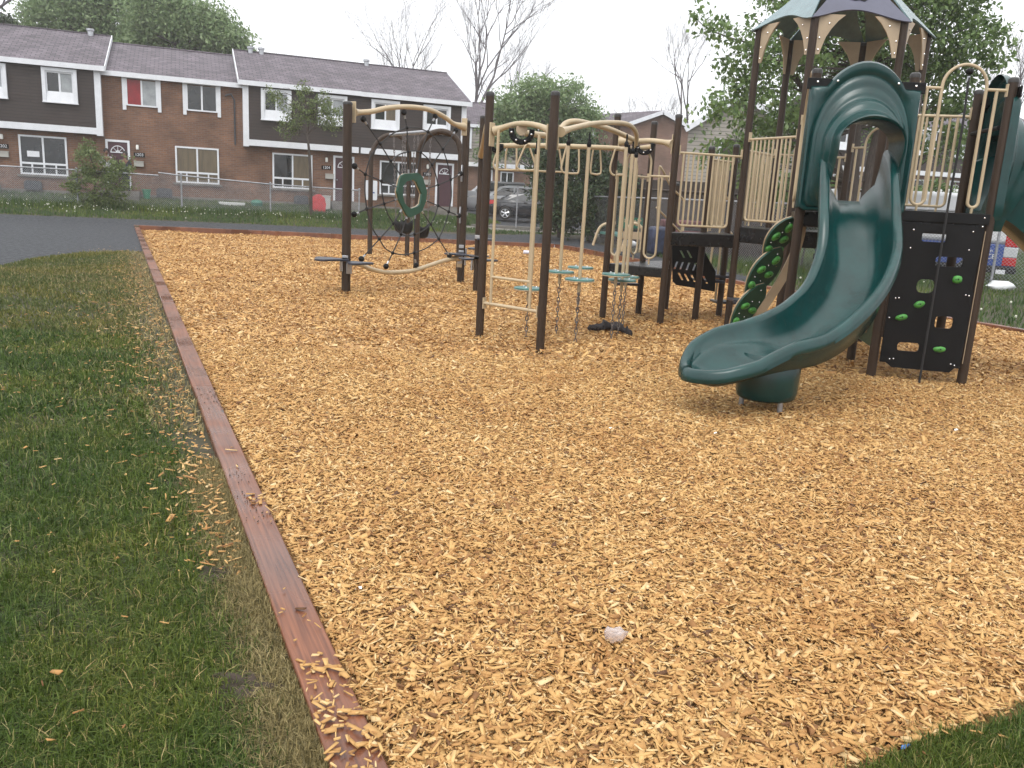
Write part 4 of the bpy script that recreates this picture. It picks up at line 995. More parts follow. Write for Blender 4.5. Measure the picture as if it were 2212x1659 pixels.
for i, ((dx, dy), Y, (tx, ty), _) in enumerate(PODS):
    c = at(dx, dy, Y); z = c[2]; zt = zat(c, ty)
    t = thing('foot_disc', (c[0], c[1], z), PLAB[i], 'stepping disc', 'hanging green foot discs of the overhead climber')
    R_ = 0.165
    MB().lathe(c, [(R_ * 0.97, -0.016), (R_, -0.008), (R_, 0.006), (R_ * 0.96, 0.012), (R_ * 0.3, 0.014)], 28).build('disc', PODM, t)
    MB().tube([c + V(R_ * 0.99 * math.cos(q), R_ * 0.99 * math.sin(q), -0.012) for q in np.linspace(0, 2 * math.pi, 28, endpoint=False)], 0.006, 6, closed=True).build('rim', TANP, t)
    if i != 2: MB().tube([c + V(0, 0, -0.14), c + V(0, 0, zt - z - 0.06)], 0.0195, 12).build('pole', TAN, t)
    else: MB().tube([c + V(0, 0, -0.14), c + V(0, 0, zt - z - 0.06)], 0.012, 10).build('pole', TAN, t)
    MB().ball((c[0], c[1], zt - 0.03), 0.026, 10, sq=(1, 1, 1.5)).tube([(c[0], c[1], zt - 0.06), (c[0], c[1], zt + 0.08)], 0.010, 8).build('hanger', BLK, t)
    chain_mb(c + V(0, 0, -0.13), (c[0], c[1], chipz(Y) - 0.03)).build('chain', CHAIN, t)
    bolts([c + V(R_ * 0.55 * math.cos(q), R_ * 0.55 * math.sin(q), 0.016) for q in (0.3, 2.2, 4.4)], t, 0.011)

# ------------------------------------------------------------------ net climber
N1, N2 = (-2.63, 12.72), (-1.07, 15.55)
NT = thing('net_climber', (-1.85, 14.1, 0), 'black rope spider net with green centre ring strung between two thick brown posts', 'rope net')
post(N1, 2.80, NT, r=0.068); post(N2, zat(N2, 259), NT, r=0.068)
nd = V(N2[0] - N1[0], N2[1] - N1[1], 0); nd /= np.linalg.norm(nd); nnv = V(nd[1], -nd[0], 0)
def npx(zx, zy, off=0.0):
    x, y = (1250 + zx * .5245) * .5486, (330 + zy * .5245) * .5486
    r_ = ray(x, y); q = V(*N1, 0) + nnv * off; t = ((q - EYE) @ nnv) / (r_ @ nnv); return EYE + r_ * t
nb = MB()
p, R = flared([npx(*q) for q in ((272, 214), (330, 214), (420, 205), (520, 182), (640, 173), (760, 179), (860, 202), (950, 247), (1020, 298), (1098, 322))], 0.040); nb.tube(p, R, 14)
p, R = flared([npx(*q) for q in ((250, 1348), (320, 1356), (400, 1390), (500, 1414), (600, 1415), (720, 1402), (850, 1360), (960, 1325), (1070, 1305))], 0.036, False); nb.tube(p, R, 14)
for (zx, zy, hh) in ((266, 212, 0.30), (1103, 324, 0.30), (1066, 1325, 0.26)):
    nb.box(npx(zx, zy), (0.02, 0.11, hh), math.atan2(nd[1], nd[0]))
nb.build('curved_beam', TAN, NT, bevel=0.004)
SP = [[(345, 265), (470, 450), (550, 580), (635, 700)], [(650, 215), (672, 330), (680, 510), (684, 672)], [(883, 245), (830, 360), (775, 515), (742, 668)], [(1038, 350), (942, 490), (860, 610), (782, 718)],
      [(1075, 675), (1000, 720), (905, 760), (808, 790)], [(1060, 990), (985, 960), (905, 915), (803, 872)], [(990, 1290), (910, 1165), (850, 1055), (782, 955)], [(740, 1360), (725, 1270), (728, 1130), (732, 985)],
      [(515, 1370), (565, 1270), (628, 1130), (676, 990)], [(330, 1315), (465, 1165), (570, 1050), (632, 945)], [(275, 980), (370, 940), (500, 900), (598, 868)], [(278, 618), (360, 680), (480, 730), (603, 776)]]
rb = MB(); kj = []; fe = MB()
for s_ in SP:
    q = [npx(*p) for p in s_]; rb.tube(q, 0.0105, 8)
    kj += [(q[0], 0.048), (q[1], 0.030), (q[2], 0.028)]
    d = q[1] - q[0]; d /= np.linalg.norm(d); fe.tube([q[0] + d * 0.03, q[0] + d * 0.10], 0.016, 8)
    d = q[2] - q[3]; d /= np.linalg.norm(d); fe.tube([q[3] + d * 0.0, q[3] + d * 0.06], 0.016, 8)
cc = npx(700, 825)
for k in (1, 2):
    for i in range(12):
        a, c = npx(*SP[i][k]), npx(*SP[(i + 1) % 12][k]); m = (a + c) / 2; dv = m - cc; dv /= np.linalg.norm(dv); L = np.linalg.norm(c - a)
        bul = (0.10 if i in (8, 9, 4, 11) else 0.05) * L if k == 1 else 0.06 * L
        rb.tube(spline([a, m + dv * bul, c], 4), 0.0105, 8)
rb.build('rope', ROPE, NT); [MB().ball(p_, r_, 12).build('rope_joint', BLK, NT) for p_, r_ in kj]; fe.build('ferrule', STEEL, NT)
def loc(zx, zy): p = npx(zx, zy); return ((p - V(*N1, 0)) @ nd, p[2])
ro = [loc(*q) for q in ((640, 674), (742, 668), (776, 700), (785, 735), (807, 805), (800, 880), (770, 955), (735, 978), (677, 1004), (655, 985), (600, 880), (583, 808), (603, 715), (615, 690))]
ri = [loc(*q) for q in ((650, 735), (700, 718), (728, 735), (768, 825), (757, 900), (735, 920), (690, 936), (668, 925), (640, 895), (626, 845), (628, 770))]
cg = plate(ro, [ri], V(*N1, 0) + nnv * 0.03, nd, (0, 0, 1), 0.03, 'centre_ring', mat('ring_green', (0.008, 0.060, 0.032), 0.4, var=0.15), NT)
plate([((a - 2.1) * 1.02 + 2.1 if False else a, z) for a, z in ro], [ri], V(*N1, 0) + nnv * 0.0, nd, (0, 0, 1), 0.02, 'ring_core', TANP, cg)
footholds([((N1[0] - 0.24, N1[1] - 0.12), 0.50, 0.24, 0.2, N1), ((N1[0] + 0.22, N1[1] - 0.20), 0.47, 0.19, 2.4, N1), ((N2[0] - 0.05, N2[1] - 0.22), 0.50, 0.2, 1.2, N2), ((N2[0] + 0.28, N2[1] - 0.02), 0.47, 0.2, 0.4, N2), ((N2[0] + 0.25, N2[1] + 0.1), 0.60, 0.15, 2.0, N2)], NT)
for zx, zy in ((1085, 672), (1072, 985)):
    MB().box(npx(zx, zy) + nnv * 0.0, (0.05, 0.015, 0.30), math.atan2(nd[1], nd[0])).build('anchor_plate', STEEL, NT, bevel=0.01)

# ------------------------------------------------------------------ swing frame
SW = thing('swing_frame', (-2.6, 20.3, -0.1), 'dark brown swing frame with two rounded arches seen through the rope net', 'swing frame')
def z3(zx, zy): return ((1250 + zx * .5245) * .5486, (330 + zy * .5245) * .5486)
def arch(pl, Ya, Yb, b0, b1):
    n = len(pl); q = [at(*z3(*p), Ya + (Yb - Ya) * i / (n - 1)) for i, p in enumerate(pl)]
    q = [V(b0[0], b0[1], -0.3)] + q + [V(b1[0], b1[1], -0.3)]; MB().tube(spline(q, 6), 0.062, 14).build('arch', POST, SW)
arch([(402, 600), (412, 520), (440, 455), (490, 403), (555, 383), (615, 392), (660, 432), (683, 500), (688, 600)], 22.4, 22.8, (-4.0, 22.4), (-3.06, 22.83))
arch([(758, 600), (765, 510), (795, 430), (850, 378), (925, 358), (1000, 378), (1050, 425), (1073, 500), (1076, 600)], 18.0, 17.9, (-2.21, 18.02), (-1.27, 17.9))
a, c = at(*z3(545, 383), 22.6), at(*z3(930, 352), 17.95)
MB().tube([a, c], 0.045, 12).build('top_bar', STEEL, SW)
SWL = ['farthest black bucket swing on chains, left of the frame leg', 'middle black bucket swing with a tan buckle hanging under the top bar', 'nearest black bucket swing, hanging right of the frame leg']
for i, (t, sx_, sy_) in enumerate(((0.22, 622, 1075), (0.42, 668, 1083), (0.72, 787, 1115))):
    top = a + (c - a) * t; Yw = top[1]; s_ = at(*z3(sx_, sy_), Yw); s_[0] = s_[0]
    w = thing('bucket_swing', tuple(s_), SWL[i], 'swing', 'bucket swings')
    rows = []
    for k, (z, r_) in enumerate(((0.16, 0.15), (0.10, 0.165), (0.0, 0.16), (-0.09, 0.13), (-0.13, 0.07))):
        rows.append([s_ + V(r_ * math.cos(q) * 0.95, r_ * math.sin(q) * 0.8, z + (0.05 * math.cos(2 * q) if k == 0 else 0)) for q in np.linspace(0, 2 * math.pi, 16, endpoint=False)])
    b = MB().grid(rows[::-1], closed=True); b.f.append(tuple(range(15, -1, -1))); b.build('seat', BLK, w, solid=0.012)
    for sg in (-1, 1): chain_mb(top + V(0.14 * sg, 0, -0.04), s_ + V(0.12 * sg, 0, 0.2), pitch=0.07, r=0.009, w=0.018).build('chain', CHAIN, w)

# ------------------------------------------------------------------ picnic table by the shrubs
pc = V(3.9, 28.2, 0.0); pt_ = thing('picnic_table', (3.6, 28.4, 0), 'tan tube framed picnic table with grey green top beside the dark bushes', 'table')
fr = MB()
def pth(L, Y): return spline([at(x, y, Y) for x, y in L], 5)
fr.tube(pth([(1281, 530, ), (1292, 498), (1302, 486), (1316, 482), (1330, 482)], 27.6), 0.045, 10)
fr.tube(pth([(1342, 543), (1353, 508), (1357, 492), (1368, 483), (1380, 486), (1388, 500), (1384, 540)], 25.6), 0.045, 10)
fr.build('frame', TAN, pt_)
MB().box(at(1372, 509, 25.6), (0.75, 0.05, 0.22), 0.05).build('end_plate', TANP, pt_)
b = MB(); q0, q1, q2, q3 = at(1296, 500, 27.6), at(1350, 509, 25.6), at(1392, 509, 25.8), at(1330, 500, 28.0)
b.add([q0, q1, q2, q3, q0 - V(0, 0, .07), q1 - V(0, 0, .07), q2 - V(0, 0, .07), q3 - V(0, 0, .07)], [(0, 1, 2, 3), (7, 6, 5, 4), (0, 4, 5, 1), (1, 5, 6, 2), (2, 6, 7, 3), (3, 7, 4, 0)])
b.build('tabletop', PODM, pt_)
gs = thing('play_sign', tuple(at(1361, 505, 29.5)), 'green panel with cream cut out shapes standing behind the picnic table', 'sign panel')
o_ = at(1334, 492, 29.5); o2 = at(1392, 494, 29.5); u = o2 - o_; Lg = np.linalg.norm(u); u /= Lg; hG = at(1334, 469, 29.5)[2] - o_[2]
MB().prism([(0, 0), (Lg, 0), (Lg, hG), (0, hG)], o_, u, (0, 0, 1), 0.04).build('panel', mat('sign_green', (0.01, 0.11, 0.065), 0.4, var=0.1), gs)
b = MB()
for (x, z, r_) in ((0.3, 0.7, 0.07), (0.62, 0.62, 0.06), (0.78, 0.75, 0.07), (0.35, 0.35, 0.04), (0.55, 0.3, 0.04), (0.7, 0.33, 0.04)):
    n_ = 10; b.prism([(Lg * x + r_ * math.cos(q) * (1 + .3 * math.cos(5 * q)), hG * z + r_ * math.sin(q) * (1 + .3 * math.cos(5 * q))) for q in np.linspace(0, 2 * math.pi, 20, endpoint=False)], o_ + V(0, -0.026, 0), u, (0, 0, 1), 0.008)
b.build('cutout', TANP, gs)
MB().tube([o_ + u * 0.1 + V(0, 0.04, hG), V(o_[0] + 0.1, o_[1] + 0.04, -0.2)], 0.03, 8).tube([o_ + u * (Lg - 0.1) + V(0, 0.04, hG), V(o_[0] + Lg - 0.1, o_[1] + 0.04, -0.2)], 0.03, 8).build('leg', TAN, gs)

# ------------------------------------------------------------------ litter
lt = at(1327, 1375, 2.73); lt = G(1327, 1380, 0.02)
b = MB(); random.seed(5)
rows = []
for k, (z, r_) in enumerate(((-0.005, 0.022), (0.012, 0.030), (0.028, 0.033), (0.034, 0.030), (0.032, 0.020))):
    rows.append([lt + V(r_ * math.cos(q) * 1.25 * (1 + 0.18 * math.sin(3 * q + k)), r_ * math.sin(q) * 0.8 * (1 + .15 * math.cos(2 * q)), z + 0.006 * math.sin(4 * q + 1.3 * k)) for q in np.linspace(0, 2 * math.pi, 18, endpoint=False)])
b.grid(rows, closed=True); b.f.append(tuple(4 * 18 + k for k in range(18)))
cupm = mat('clear_plastic', (0.75, 0.68, 0.66), 0.18); cupm.node_tree.nodes['Principled BSDF'].inputs['Transmission Weight'].default_value = 0.6; cupm.node_tree.nodes['Principled BSDF'].inputs['IOR'].default_value = 1.2
tag(b.build('plastic_cup', cupm, smooth=60), 'crushed clear plastic cup lying on the wood chips in the foreground', 'cup')
w_ = G(1955, 1613, 0.02); b = MB(); b.prism([(-0.017, -0.004), (-0.006, -0.007), (0.008, -0.001), (0.019, 0.002), (0.017, 0.006), (0.005, 0.006), (-0.008, 0.005)], w_, (1, 0.2, 0.1), (-0.2, 1, 0.3), 0.002)
tag(b.build('candy_wrapper', mat('blue_foil', (0.02, 0.13, 0.42), 0.25, var=0.5, vscale=60), smooth=0), 'small shiny blue wrapper at the edge of the near right grass', 'wrapper')
w_ = G(1142, 541, 0.02) + V(0, 0, chipz(28) + 0.02)
tag(MB().tube([w_ + V(-0.16, 0, 0.05), w_ + V(0.16, 0.05, 0.05)], 0.055, 12).build('drink_can', mat('pale_can', (0.6, 0.62, 0.75), 0.35), smooth=40), 'pale drink can lying on the chips behind the ladder', 'can')
# dark cloth
cp = [G(x, y, 0.03) for x, y in ((1269, 709), (1285, 707), (1305, 706), (1325, 706), (1342, 711), (1356, 717), (1366, 721))]
rows = []
for i, p in enumerate(spline(cp, 4)):
    k = i / 24; r_ = 0.085 * (math.sin(math.pi * min(1, max(0.02, k))) ** 0.6) * (1 + 0.25 * math.sin(i * 1.7))
    rows.append([p + V(0.02 * math.sin(2.1 * i), r_ * math.cos(q) * 1.5, max(-0.02, (0.06 + 0.02 * math.sin(i)) * math.sin(q) * (r_ / 0.085)) + 0.012 * math.sin(5 * q + i)) for q in np.linspace(0, 2 * math.pi, 14, endpoint=False)])
b = MB().grid(rows, closed=True); b.f.append(tuple(range(13, -1, -1))); b.f.append(tuple(len(b.v) - 14 + k for k in range(14)))
tag(b.build('dropped_cloth', mat('dark_cloth', (0.020, 0.016, 0.017), 0.9, var=0.4, vscale=14, bump=0.8, bscale=40), smooth=60), 'crumpled black cloth lying on the chips beneath the foot discs', 'cloth')
for i, (x, y, sx_) in enumerate(((1320, 925, .018), (775, 1270, .012), (2065, 928, .016), (1545, 935, 0.012))):
    p = G(x, y, 0.02); b = MB(); b.prism([(-sx_, -sx_ * .6), (sx_ * 1.1, -sx_ * .4), (sx_ * .8, sx_ * .7), (-sx_ * .7, sx_ * .5)], p, (1, 0.3 * i - .3, 0.1), (0.1, 1, 0.35), 0.002)
    tag(b.build('paper_scrap', mat('scrap_white', (0.75, 0.74, 0.68), 0.7), smooth=0), ['tiny pale scrap on the open chips below the hanging discs', 'tiny white scrap on the chips close beside the near timber', 'small pale scrap on the chips below the climbing wall at far right', 'tiny pale scrap on the chips in front of the slide foot'][i], 'litter', 'paper scraps on the chips')
# ------------------------------------------------------------------ houses
class Frame:
    def __init__(s, q, ang, z=0.0):
        s.q = V(*q, 0)[:3] if len(q) == 2 else V(*q); s.u = V(math.cos(ang), math.sin(ang), 0); s.n = V(math.sin(ang), -math.cos(ang), 0); s.z = z; s.a = ang
    def p(s, u, o, z): return s.q + s.u * u + s.n * o + V(0, 0, z + s.z)
    def box(s, b, u0, u1, o0, o1, z0, z1):
        b.box(s.p((u0 + u1) / 2, (o0 + o1) / 2, (z0 + z1) / 2), (abs(u1 - u0), abs(o1 - o0), abs(z1 - z0)), axes=(s.u, -s.n, V(0, 0, 1))); return b
def window(fr, root, u0, u1, z0, z1, o, style, panes=('g', 'g')):
    """style 'box': boxed out with a sloped sill panel; 'trim': side boards; 'pic': big pane pair above a row of small ones"""
    f = MB(); t = 0.10
    if style == 'box':
        fr.box(f, u0, u0 + 0.13, o, o + 0.13, z0, z1); fr.box(f, u1 - 0.13, u1, o, o + 0.13, z0, z1); fr.box(f, u0 + 0.13, u1 - 0.13, o, o + 0.125, z1 - 0.13, z1)
        a0, a1, b0, b1 = u0 + 0.19, u1 - 0.19, z0 + 0.42, z1 - 0.19
        fr.box(f, u0 + 0.13, u1 - 0.13, o, o + 0.07, z1 - 0.19, z1 - 0.13); fr.box(f, u0 + 0.13, a0, o, o + 0.07, b0, b1); fr.box(f, a1, u1 - 0.13, o, o + 0.07, b0, b1)
    elif style == 'trim':
        fr.box(f, u0, u0 + 0.14, o, o + 0.06, z0, z1); fr.box(f, u1 - 0.14, u1, o, o + 0.06, z0, z1); fr.box(f, u0 + 0.14, u1 - 0.14, o, o + 0.055, z1 - 0.12, z1)
        a0, a1, b0, b1 = u0 + 0.20, u1 - 0.20, z0 + 0.24, z1 - 0.16
        fr.box(f, u0 + 0.14, a0, o, o + 0.05, b0 - 0.05, z1 - 0.12); fr.box(f, a1, u1 - 0.14, o, o + 0.05, b0 - 0.05, z1 - 0.12); fr.box(f, a0, a1, o, o + 0.055, b0 - 0.06, b0)
    else:
        a0, a1, b0, b1 = u0 + 0.07, u1 - 0.07, z0 + 0.07, z1 - 0.07
        fr.box(f, u0, u1, o, o + 0.06, z0, b0); fr.box(f, u0, u1, o, o + 0.06, b1, z1); fr.box(f, u0, a0, o, o + 0.06, b0, b1); fr.box(f, a1, u1, o, o + 0.06, b0, b1)
        zm = z0 + (z1 - z0) * 0.29
        fr.box(f, a0, a1, o, o + 0.055, zm - 0.04, zm + 0.04)
        for k in (0.25, 0.75): um = u0 + (u1 - u0) * k; fr.box(f, um - 0.03, um + 0.03, o, o + 0.05, b0, zm - 0.04)
    um = (u0 + u1) / 2; fr.box(f, um - 0.035, um + 0.035, o, o + 0.05, b0, b1)
    w = f.build('window', WHITE, root, smooth=0)
    for i, k in enumerate(panes):
        m = {'g': GLASS, 'c': CURT, 'p': PALEC, 'r': REDC}[k]; q0, q1 = (a0, um - 0.035) if i == 0 else (um + 0.035, a1)
        g = MB(); fr.box(g, q0, q1, o + 0.002, o + 0.022, b0, b1); g.build('pane', m, w, smooth=0)
    s_ = MB()
    if style == 'box':
        pts = [(u0 + 0.13, o + 0.12, z0), (u1 - 0.13, o + 0.12, z0), (u1 - 0.13, o + 0.05, b0), (u0 + 0.13, o + 0.05, b0), (u0 + 0.13, o, z0), (u1 - 0.13, o, z0), (u1 - 0.13, o, b0), (u0 + 0.13, o, b0)]
        s_.add([fr.p(*p) for p in pts], [(0, 1, 2, 3), (7, 6, 5, 4), (0, 4, 5, 1), (3, 2, 6, 7), (0, 3, 7, 4), (1, 5, 6, 2)]); fr.box(s_, u0 - 0.02, u1 + 0.02, o, o + 0.16, z0 - 0.04, z0 - 0.002)
        s_.build('sill', WHITE, w, smooth=0)
    elif style == 'pic': fr.box(s_, u0 - 0.12, u1 + 0.12, o, o + 0.09, z0 - 0.09, z0 - 0.004); s_.build('sill', CONC, w, smooth=0)
    return w
def door(fr, root, u0, u1, z0, z1, side=1):
    f = MB(); fr.box(f, u0, u0 + 0.09, 0, 0.06, z0, z1); fr.box(f, u1 - 0.09, u1, 0, 0.06, z0, z1); fr.box(f, u0 + 0.09, u1 - 0.09, 0, 0.06, z1 - 0.09, z1)
    d0 = f.build('door_frame', WHITE, root, smooth=0)
    d = MB(); fr.box(d, u0 + 0.09, u1 - 0.09, 0.002, 0.03, z0, z1 - 0.09); dd = d.build('door_leaf', DOOR, d0, smooth=0)
    c = (u0 + u1) / 2; zc = z1 - 0.52; R_ = 0.27; a = MB()
    a.tube([fr.p(c + R_ * math.cos(t), 0.04, zc + R_ * math.sin(t)) for t in np.linspace(0, math.pi, 13)], 0.018, 6)
    a.tube([fr.p(c - R_ - 0.02, 0.04, zc), fr.p(c + R_ + 0.02, 0.04, zc)], 0.022, 6)
    for t in (0.8, 1.57, 2.34): a.tube([fr.p(c, 0.04, zc), fr.p(c + R_ * math.cos(t), 0.04, zc + R_ * math.sin(t))], 0.010, 6)
    a.tube([fr.p(c + 0.07 * math.cos(t), 0.042, zc + 0.07 * math.sin(t)) for t in np.linspace(0, math.pi, 7)], 0.02, 6)
    a.build('fanlight', WHITE, d0)
    MB().ball(fr.p(u0 + 0.17, 0.06, z0 + 0.95), 0.035, 8).build('door_knob', STEEL, d0)
    s_ = MB(); fr.box(s_, u0 - 0.25, u1 + 0.35, 0.0, 1.2, z0 - 0.35, z0 - 0.03); fr.box(s_, u0 - 0.25, u1 + 0.35, 1.2, 1.5, z0 - 0.5, z0 - 0.2); s_.build('doorstep', CONC, root, smooth=0)
    return d0
def house(fr, u0, u1, label, siding, feats, zr=7.85, ze=6.0, depth=8.0, brick=None, z0=0.3, name='row_house', group='brick row houses beyond the fence', sidm=None, cat='house', bargeL=False, bargeR=False):
    base = fr.p((u0 + u1) / 2, 0, 0); h = thing(name, tuple(base), label, cat, group)
    brick = brick or BRICK; zs = 3.55 if siding else ze
    b = MB(); fr.box(b, u0, u1, -depth, 0, 0.92, zs); b.build('brick_wall', brick, h, smooth=0, wall='auto')
    b = MB(); fr.box(b, u0, u1, -depth, 0.03, z0 - 0.6, 0.92); b.build('foundation', CONC, h, smooth=0)
    so = 0.0
    if siding:
        so = 0.32; b = MB(); fr.box(b, u0, u1, -depth - 0.01, so, zs, ze); b.build('upper_storey', sidm or DSID, h, smooth=0, wall='auto')
        b = MB(); fr.box(b, u0 + 0.05, u1 - 0.05, 0.0, so + 0.03, zs - 0.24, zs + 0.02); b.build('white_band', WHITE, h, smooth=0)
    ov = so + 0.22; zm = (u0 + u1) / 2; hd = depth / 2
    # gable roof slab with its thickness
    sl = (zr - ze) / (hd + ov)
    prof = [(ov, ze - 0.02), (-hd, zr), (-depth - 0.3, ze - 0.02 + sl * 0.0), (-depth - 0.3, ze - 0.14), (-hd, zr - 0.14), (ov, ze - 0.14)]
    e0, e1 = (u0 - 0.18 if bargeL else u0 - 0.0), (u1 + 0.18 if bargeR else u1)
    vs = [fr.p(e0, o, z) for o, z in prof] + [fr.p(e1, o, z) for o, z in prof]; n = 6
    b = MB().add(vs, [tuple(range(n)), tuple(range(2 * n - 1, n - 1, -1))] + [(i, i + n, (i + 1) % n + n, (i + 1) % n) for i in range(n)])
    rf = b.build('roof', SHING, h, smooth=0, wall='auto')
    b = MB(); fr.box(b, e0, e1, ov, ov + 0.03, ze - 0.20, ze + 0.0); b.build('fascia', WHITE, h, smooth=0)
    b = MB(); fr.box(b, e0, e1, so if siding else 0, ov, ze - 0.17, ze - 0.145); b.build('soffit', WHITE, h, smooth=0)
    b = MB(); pv = [(0 + so, ze - 0.1), (-hd, zr - 0.15), (-depth, ze - 0.1)]
    b.add([fr.p(u0 + 0.004, o, z) for o, z in pv] + [fr.p(u1 - 0.004, o, z) for o, z in pv], [(0, 1, 2), (5, 4, 3), (0, 3, 4, 1), (1, 4, 5, 2), (2, 5, 3, 0)]); b.build('gable', sidm or (DSID if siding else brick), h, smooth=0, wall='auto')
    b = MB(); b.tube([fr.p(e0, -hd, zr + 0.01), fr.p(e1, -hd, zr + 0.01)], 0.05, 6); b.build('ridge_cap', SHING, rf, wall='auto')
    for side, on in ((e0, bargeL), (e1, bargeR)):
        if not on: continue
        b = MB(); sg = -1 if side == e0 else 1
        b.add([fr.p(side + d, o, z) for d in (0.0, 0.035 * sg) for o, z in ((ov, ze - 0.2), (ov, ze + 0.03), (-hd, zr + 0.05), (-hd, zr - 0.2))], [(0, 1, 2, 3), (7, 6, 5, 4), (0, 4, 5, 1), (1, 5, 6, 2), (2, 6, 7, 3), (3, 7, 4, 0)]); b.build('barge_board', WHITE, h, smooth=0)
    for k, *a in feats:
        if k == 'w': window(fr, h, a[0], a[1], a[2], a[3], so if a[2] > 3.6 else 0.0, a[4], a[5] if len(a) > 5 else ('g', 'g'))
        elif k == 'door': door(fr, h, *a)
        elif k == 'num':
            b = MB(); fr.box(b, a[0] - 0.22, a[0] + 0.22, 0, 0.02, a[1] - 0.09, a[1] + 0.09); pl = b.build('house_number', BLK, h, smooth=0)
            textobj(a[2], 0.17, fr.p(a[0], 0.03, a[1]), fr.u, (0, 0, 1), WHITE, 'numerals', pl)
        elif k == 'mail':
            b = MB(); fr.box(b, a[0] - 0.19, a[0] + 0.19, 0, 0.12, a[1] - 0.11, a[1] + 0.09); fr.box(b, a[0] - 0.20, a[0] + 0.20, 0, 0.14, a[1] + 0.09, a[1] + 0.12); b.build('mailbox', mat('mailbox_beige', (0.36, 0.35, 0.32), 0.5), h, smooth=0)
        elif k == 'lamp':
            b = MB(); b.lathe(fr.p(a[0], 0.08, a[1] - 0.11), [(0.045, 0), (0.06, 0.02), (0.06, 0.16), (0.04, 0.2)], 10); b.build('porch_lamp', mat('lamp_shade', (0.7, 0.7, 0.66), 0.4), h)
        elif k == 'vent':
            b = MB(); b.prism([(x * 0.32, z * 0.19) for x, z in ((-1, -1), (1, -1), (1, .6), (.7, 1), (-.7, 1), (-1, .6))], fr.p(a[0], 0.10, a[1]), fr.u, (0, 0, 1), 0.18); b.build('basement_vent', DARKG, h, smooth=0)
        elif k == 'post':      # white corner board
            b = MB(); fr.box(b, a[0], a[0] + 0.24, 0.0, 0.37, 3.26, ze - 0.17); b.build('corner_board', WHITE, h, smooth=0)
        elif k == 'stack':
            b = MB(); b.lathe(fr.p(a[0], -hd + 0.15, zr - 0.12), [(0.12, 0), (0.12, 0.22), (0.16, 0.24), (0.16, 0.33)], 12); b.build('roof_vent', STEEL, h)
    return h
FR = Frame((FQ[0], FQ[1]), FA)
house(FR, -15.6, -9.64, 'leftmost row house with dark upper storey, cut off by the picture edge', True,
      [('w', -14.35, -13.03, 4.47, 5.78, 'box', ('p', 'p')), ('w', -11.79, -10.51, 4.47, 5.80, 'box', ('g', 'p')), ('w', -12.83, -11.07, 1.53, 3.11, 'pic', ('g', 'g')), ('door', -14.9, -13.95, 1.09, 3.13),
       ('num', -13.42, 2.60, '1202'), ('mail', -13.4, 2.28), ('lamp', -13.42, 2.98), ('vent', -12.4, 1.10), ('post', -9.88), ('stack', -10.3)], zr=7.87, ze=6.03, bargeR=True)
house(FR, -9.64, -4.01, 'all brick row house with a red curtain upstairs and plum door behind the shrub', False,
      [('w', -8.86, -7.35, 4.42, 5.82, 'trim', ('r', 'p')), ('w', -6.48, -4.93, 4.42, 5.82, 'trim', ('g', 'g')), ('w', -6.86, -5.06, 1.53, 3.08, 'pic', ('c', 'c')), ('door', -9.60, -8.66, 1.09, 3.16),
       ('num', -8.30, 2.60, '1203'), ('mail', -8.33, 2.22), ('lamp', -8.36, 2.92), ('vent', -7.35, 1.06)], zr=7.60, ze=5.92)
house(FR, -4.01, 1.15, 'row house with dark upper storey behind the small leafy tree', True,
      [('w', -3.26, -1.95, 4.47, 5.78, 'box', ('g', 'p')), ('w', -0.78, 0.53, 4.47, 5.76, 'box', ('p', 'p')), ('w', -2.76, -0.98, 1.53, 3.08, 'pic', ('g', 'c')), ('door', -0.02, 0.95, 1.09, 3.14),
       ('num', -0.34, 2.57, '1204'), ('mail', -0.20, 2.18), ('lamp', -0.34, 2.93), ('vent', -1.5, 1.05), ('post', -4.02), ('stack', -3.4), ('stack', -2.9)], zr=7.87, ze=6.03, bargeL=True)
house(FR, 1.15, 6.28, 'right end row house with dark upper storey behind the rope net', True,
      [('w', 1.65, 2.98, 4.47, 5.76, 'box', ('g', 'c')), ('w', 4.12, 5.46, 4.47, 5.74, 'box', ('g', 'g')), ('w', 2.17, 3.97, 1.50, 3.06, 'pic', ('g', 'g')), ('door', 4.92, 5.83, 1.09, 3.14),
       ('num', 4.50, 2.56, '1205'), ('mail', 4.46, 2.18), ('lamp', 4.50, 2.93), ('post', 6.03), ('stack', 2.2)], zr=7.87, ze=6.02, bargeR=True)
MB().tube([fpt(-4.36, 0.05, 3.3), fpt(-4.36, 0.05, 5.2), fpt(-4.5, 0.1, 5.45), fpt(-4.75, 0.1, 5.35)], 0.035, 6).build('downpipe', DARKG, bpy.data.objects['row_house.001'])
b = MB(); FR.box(b, -12.55, -12.1, 0.026, 0.032, 2.25, 2.48); b.build('paper_notice', WHITE, bpy.data.objects['row_house'], smooth=0)
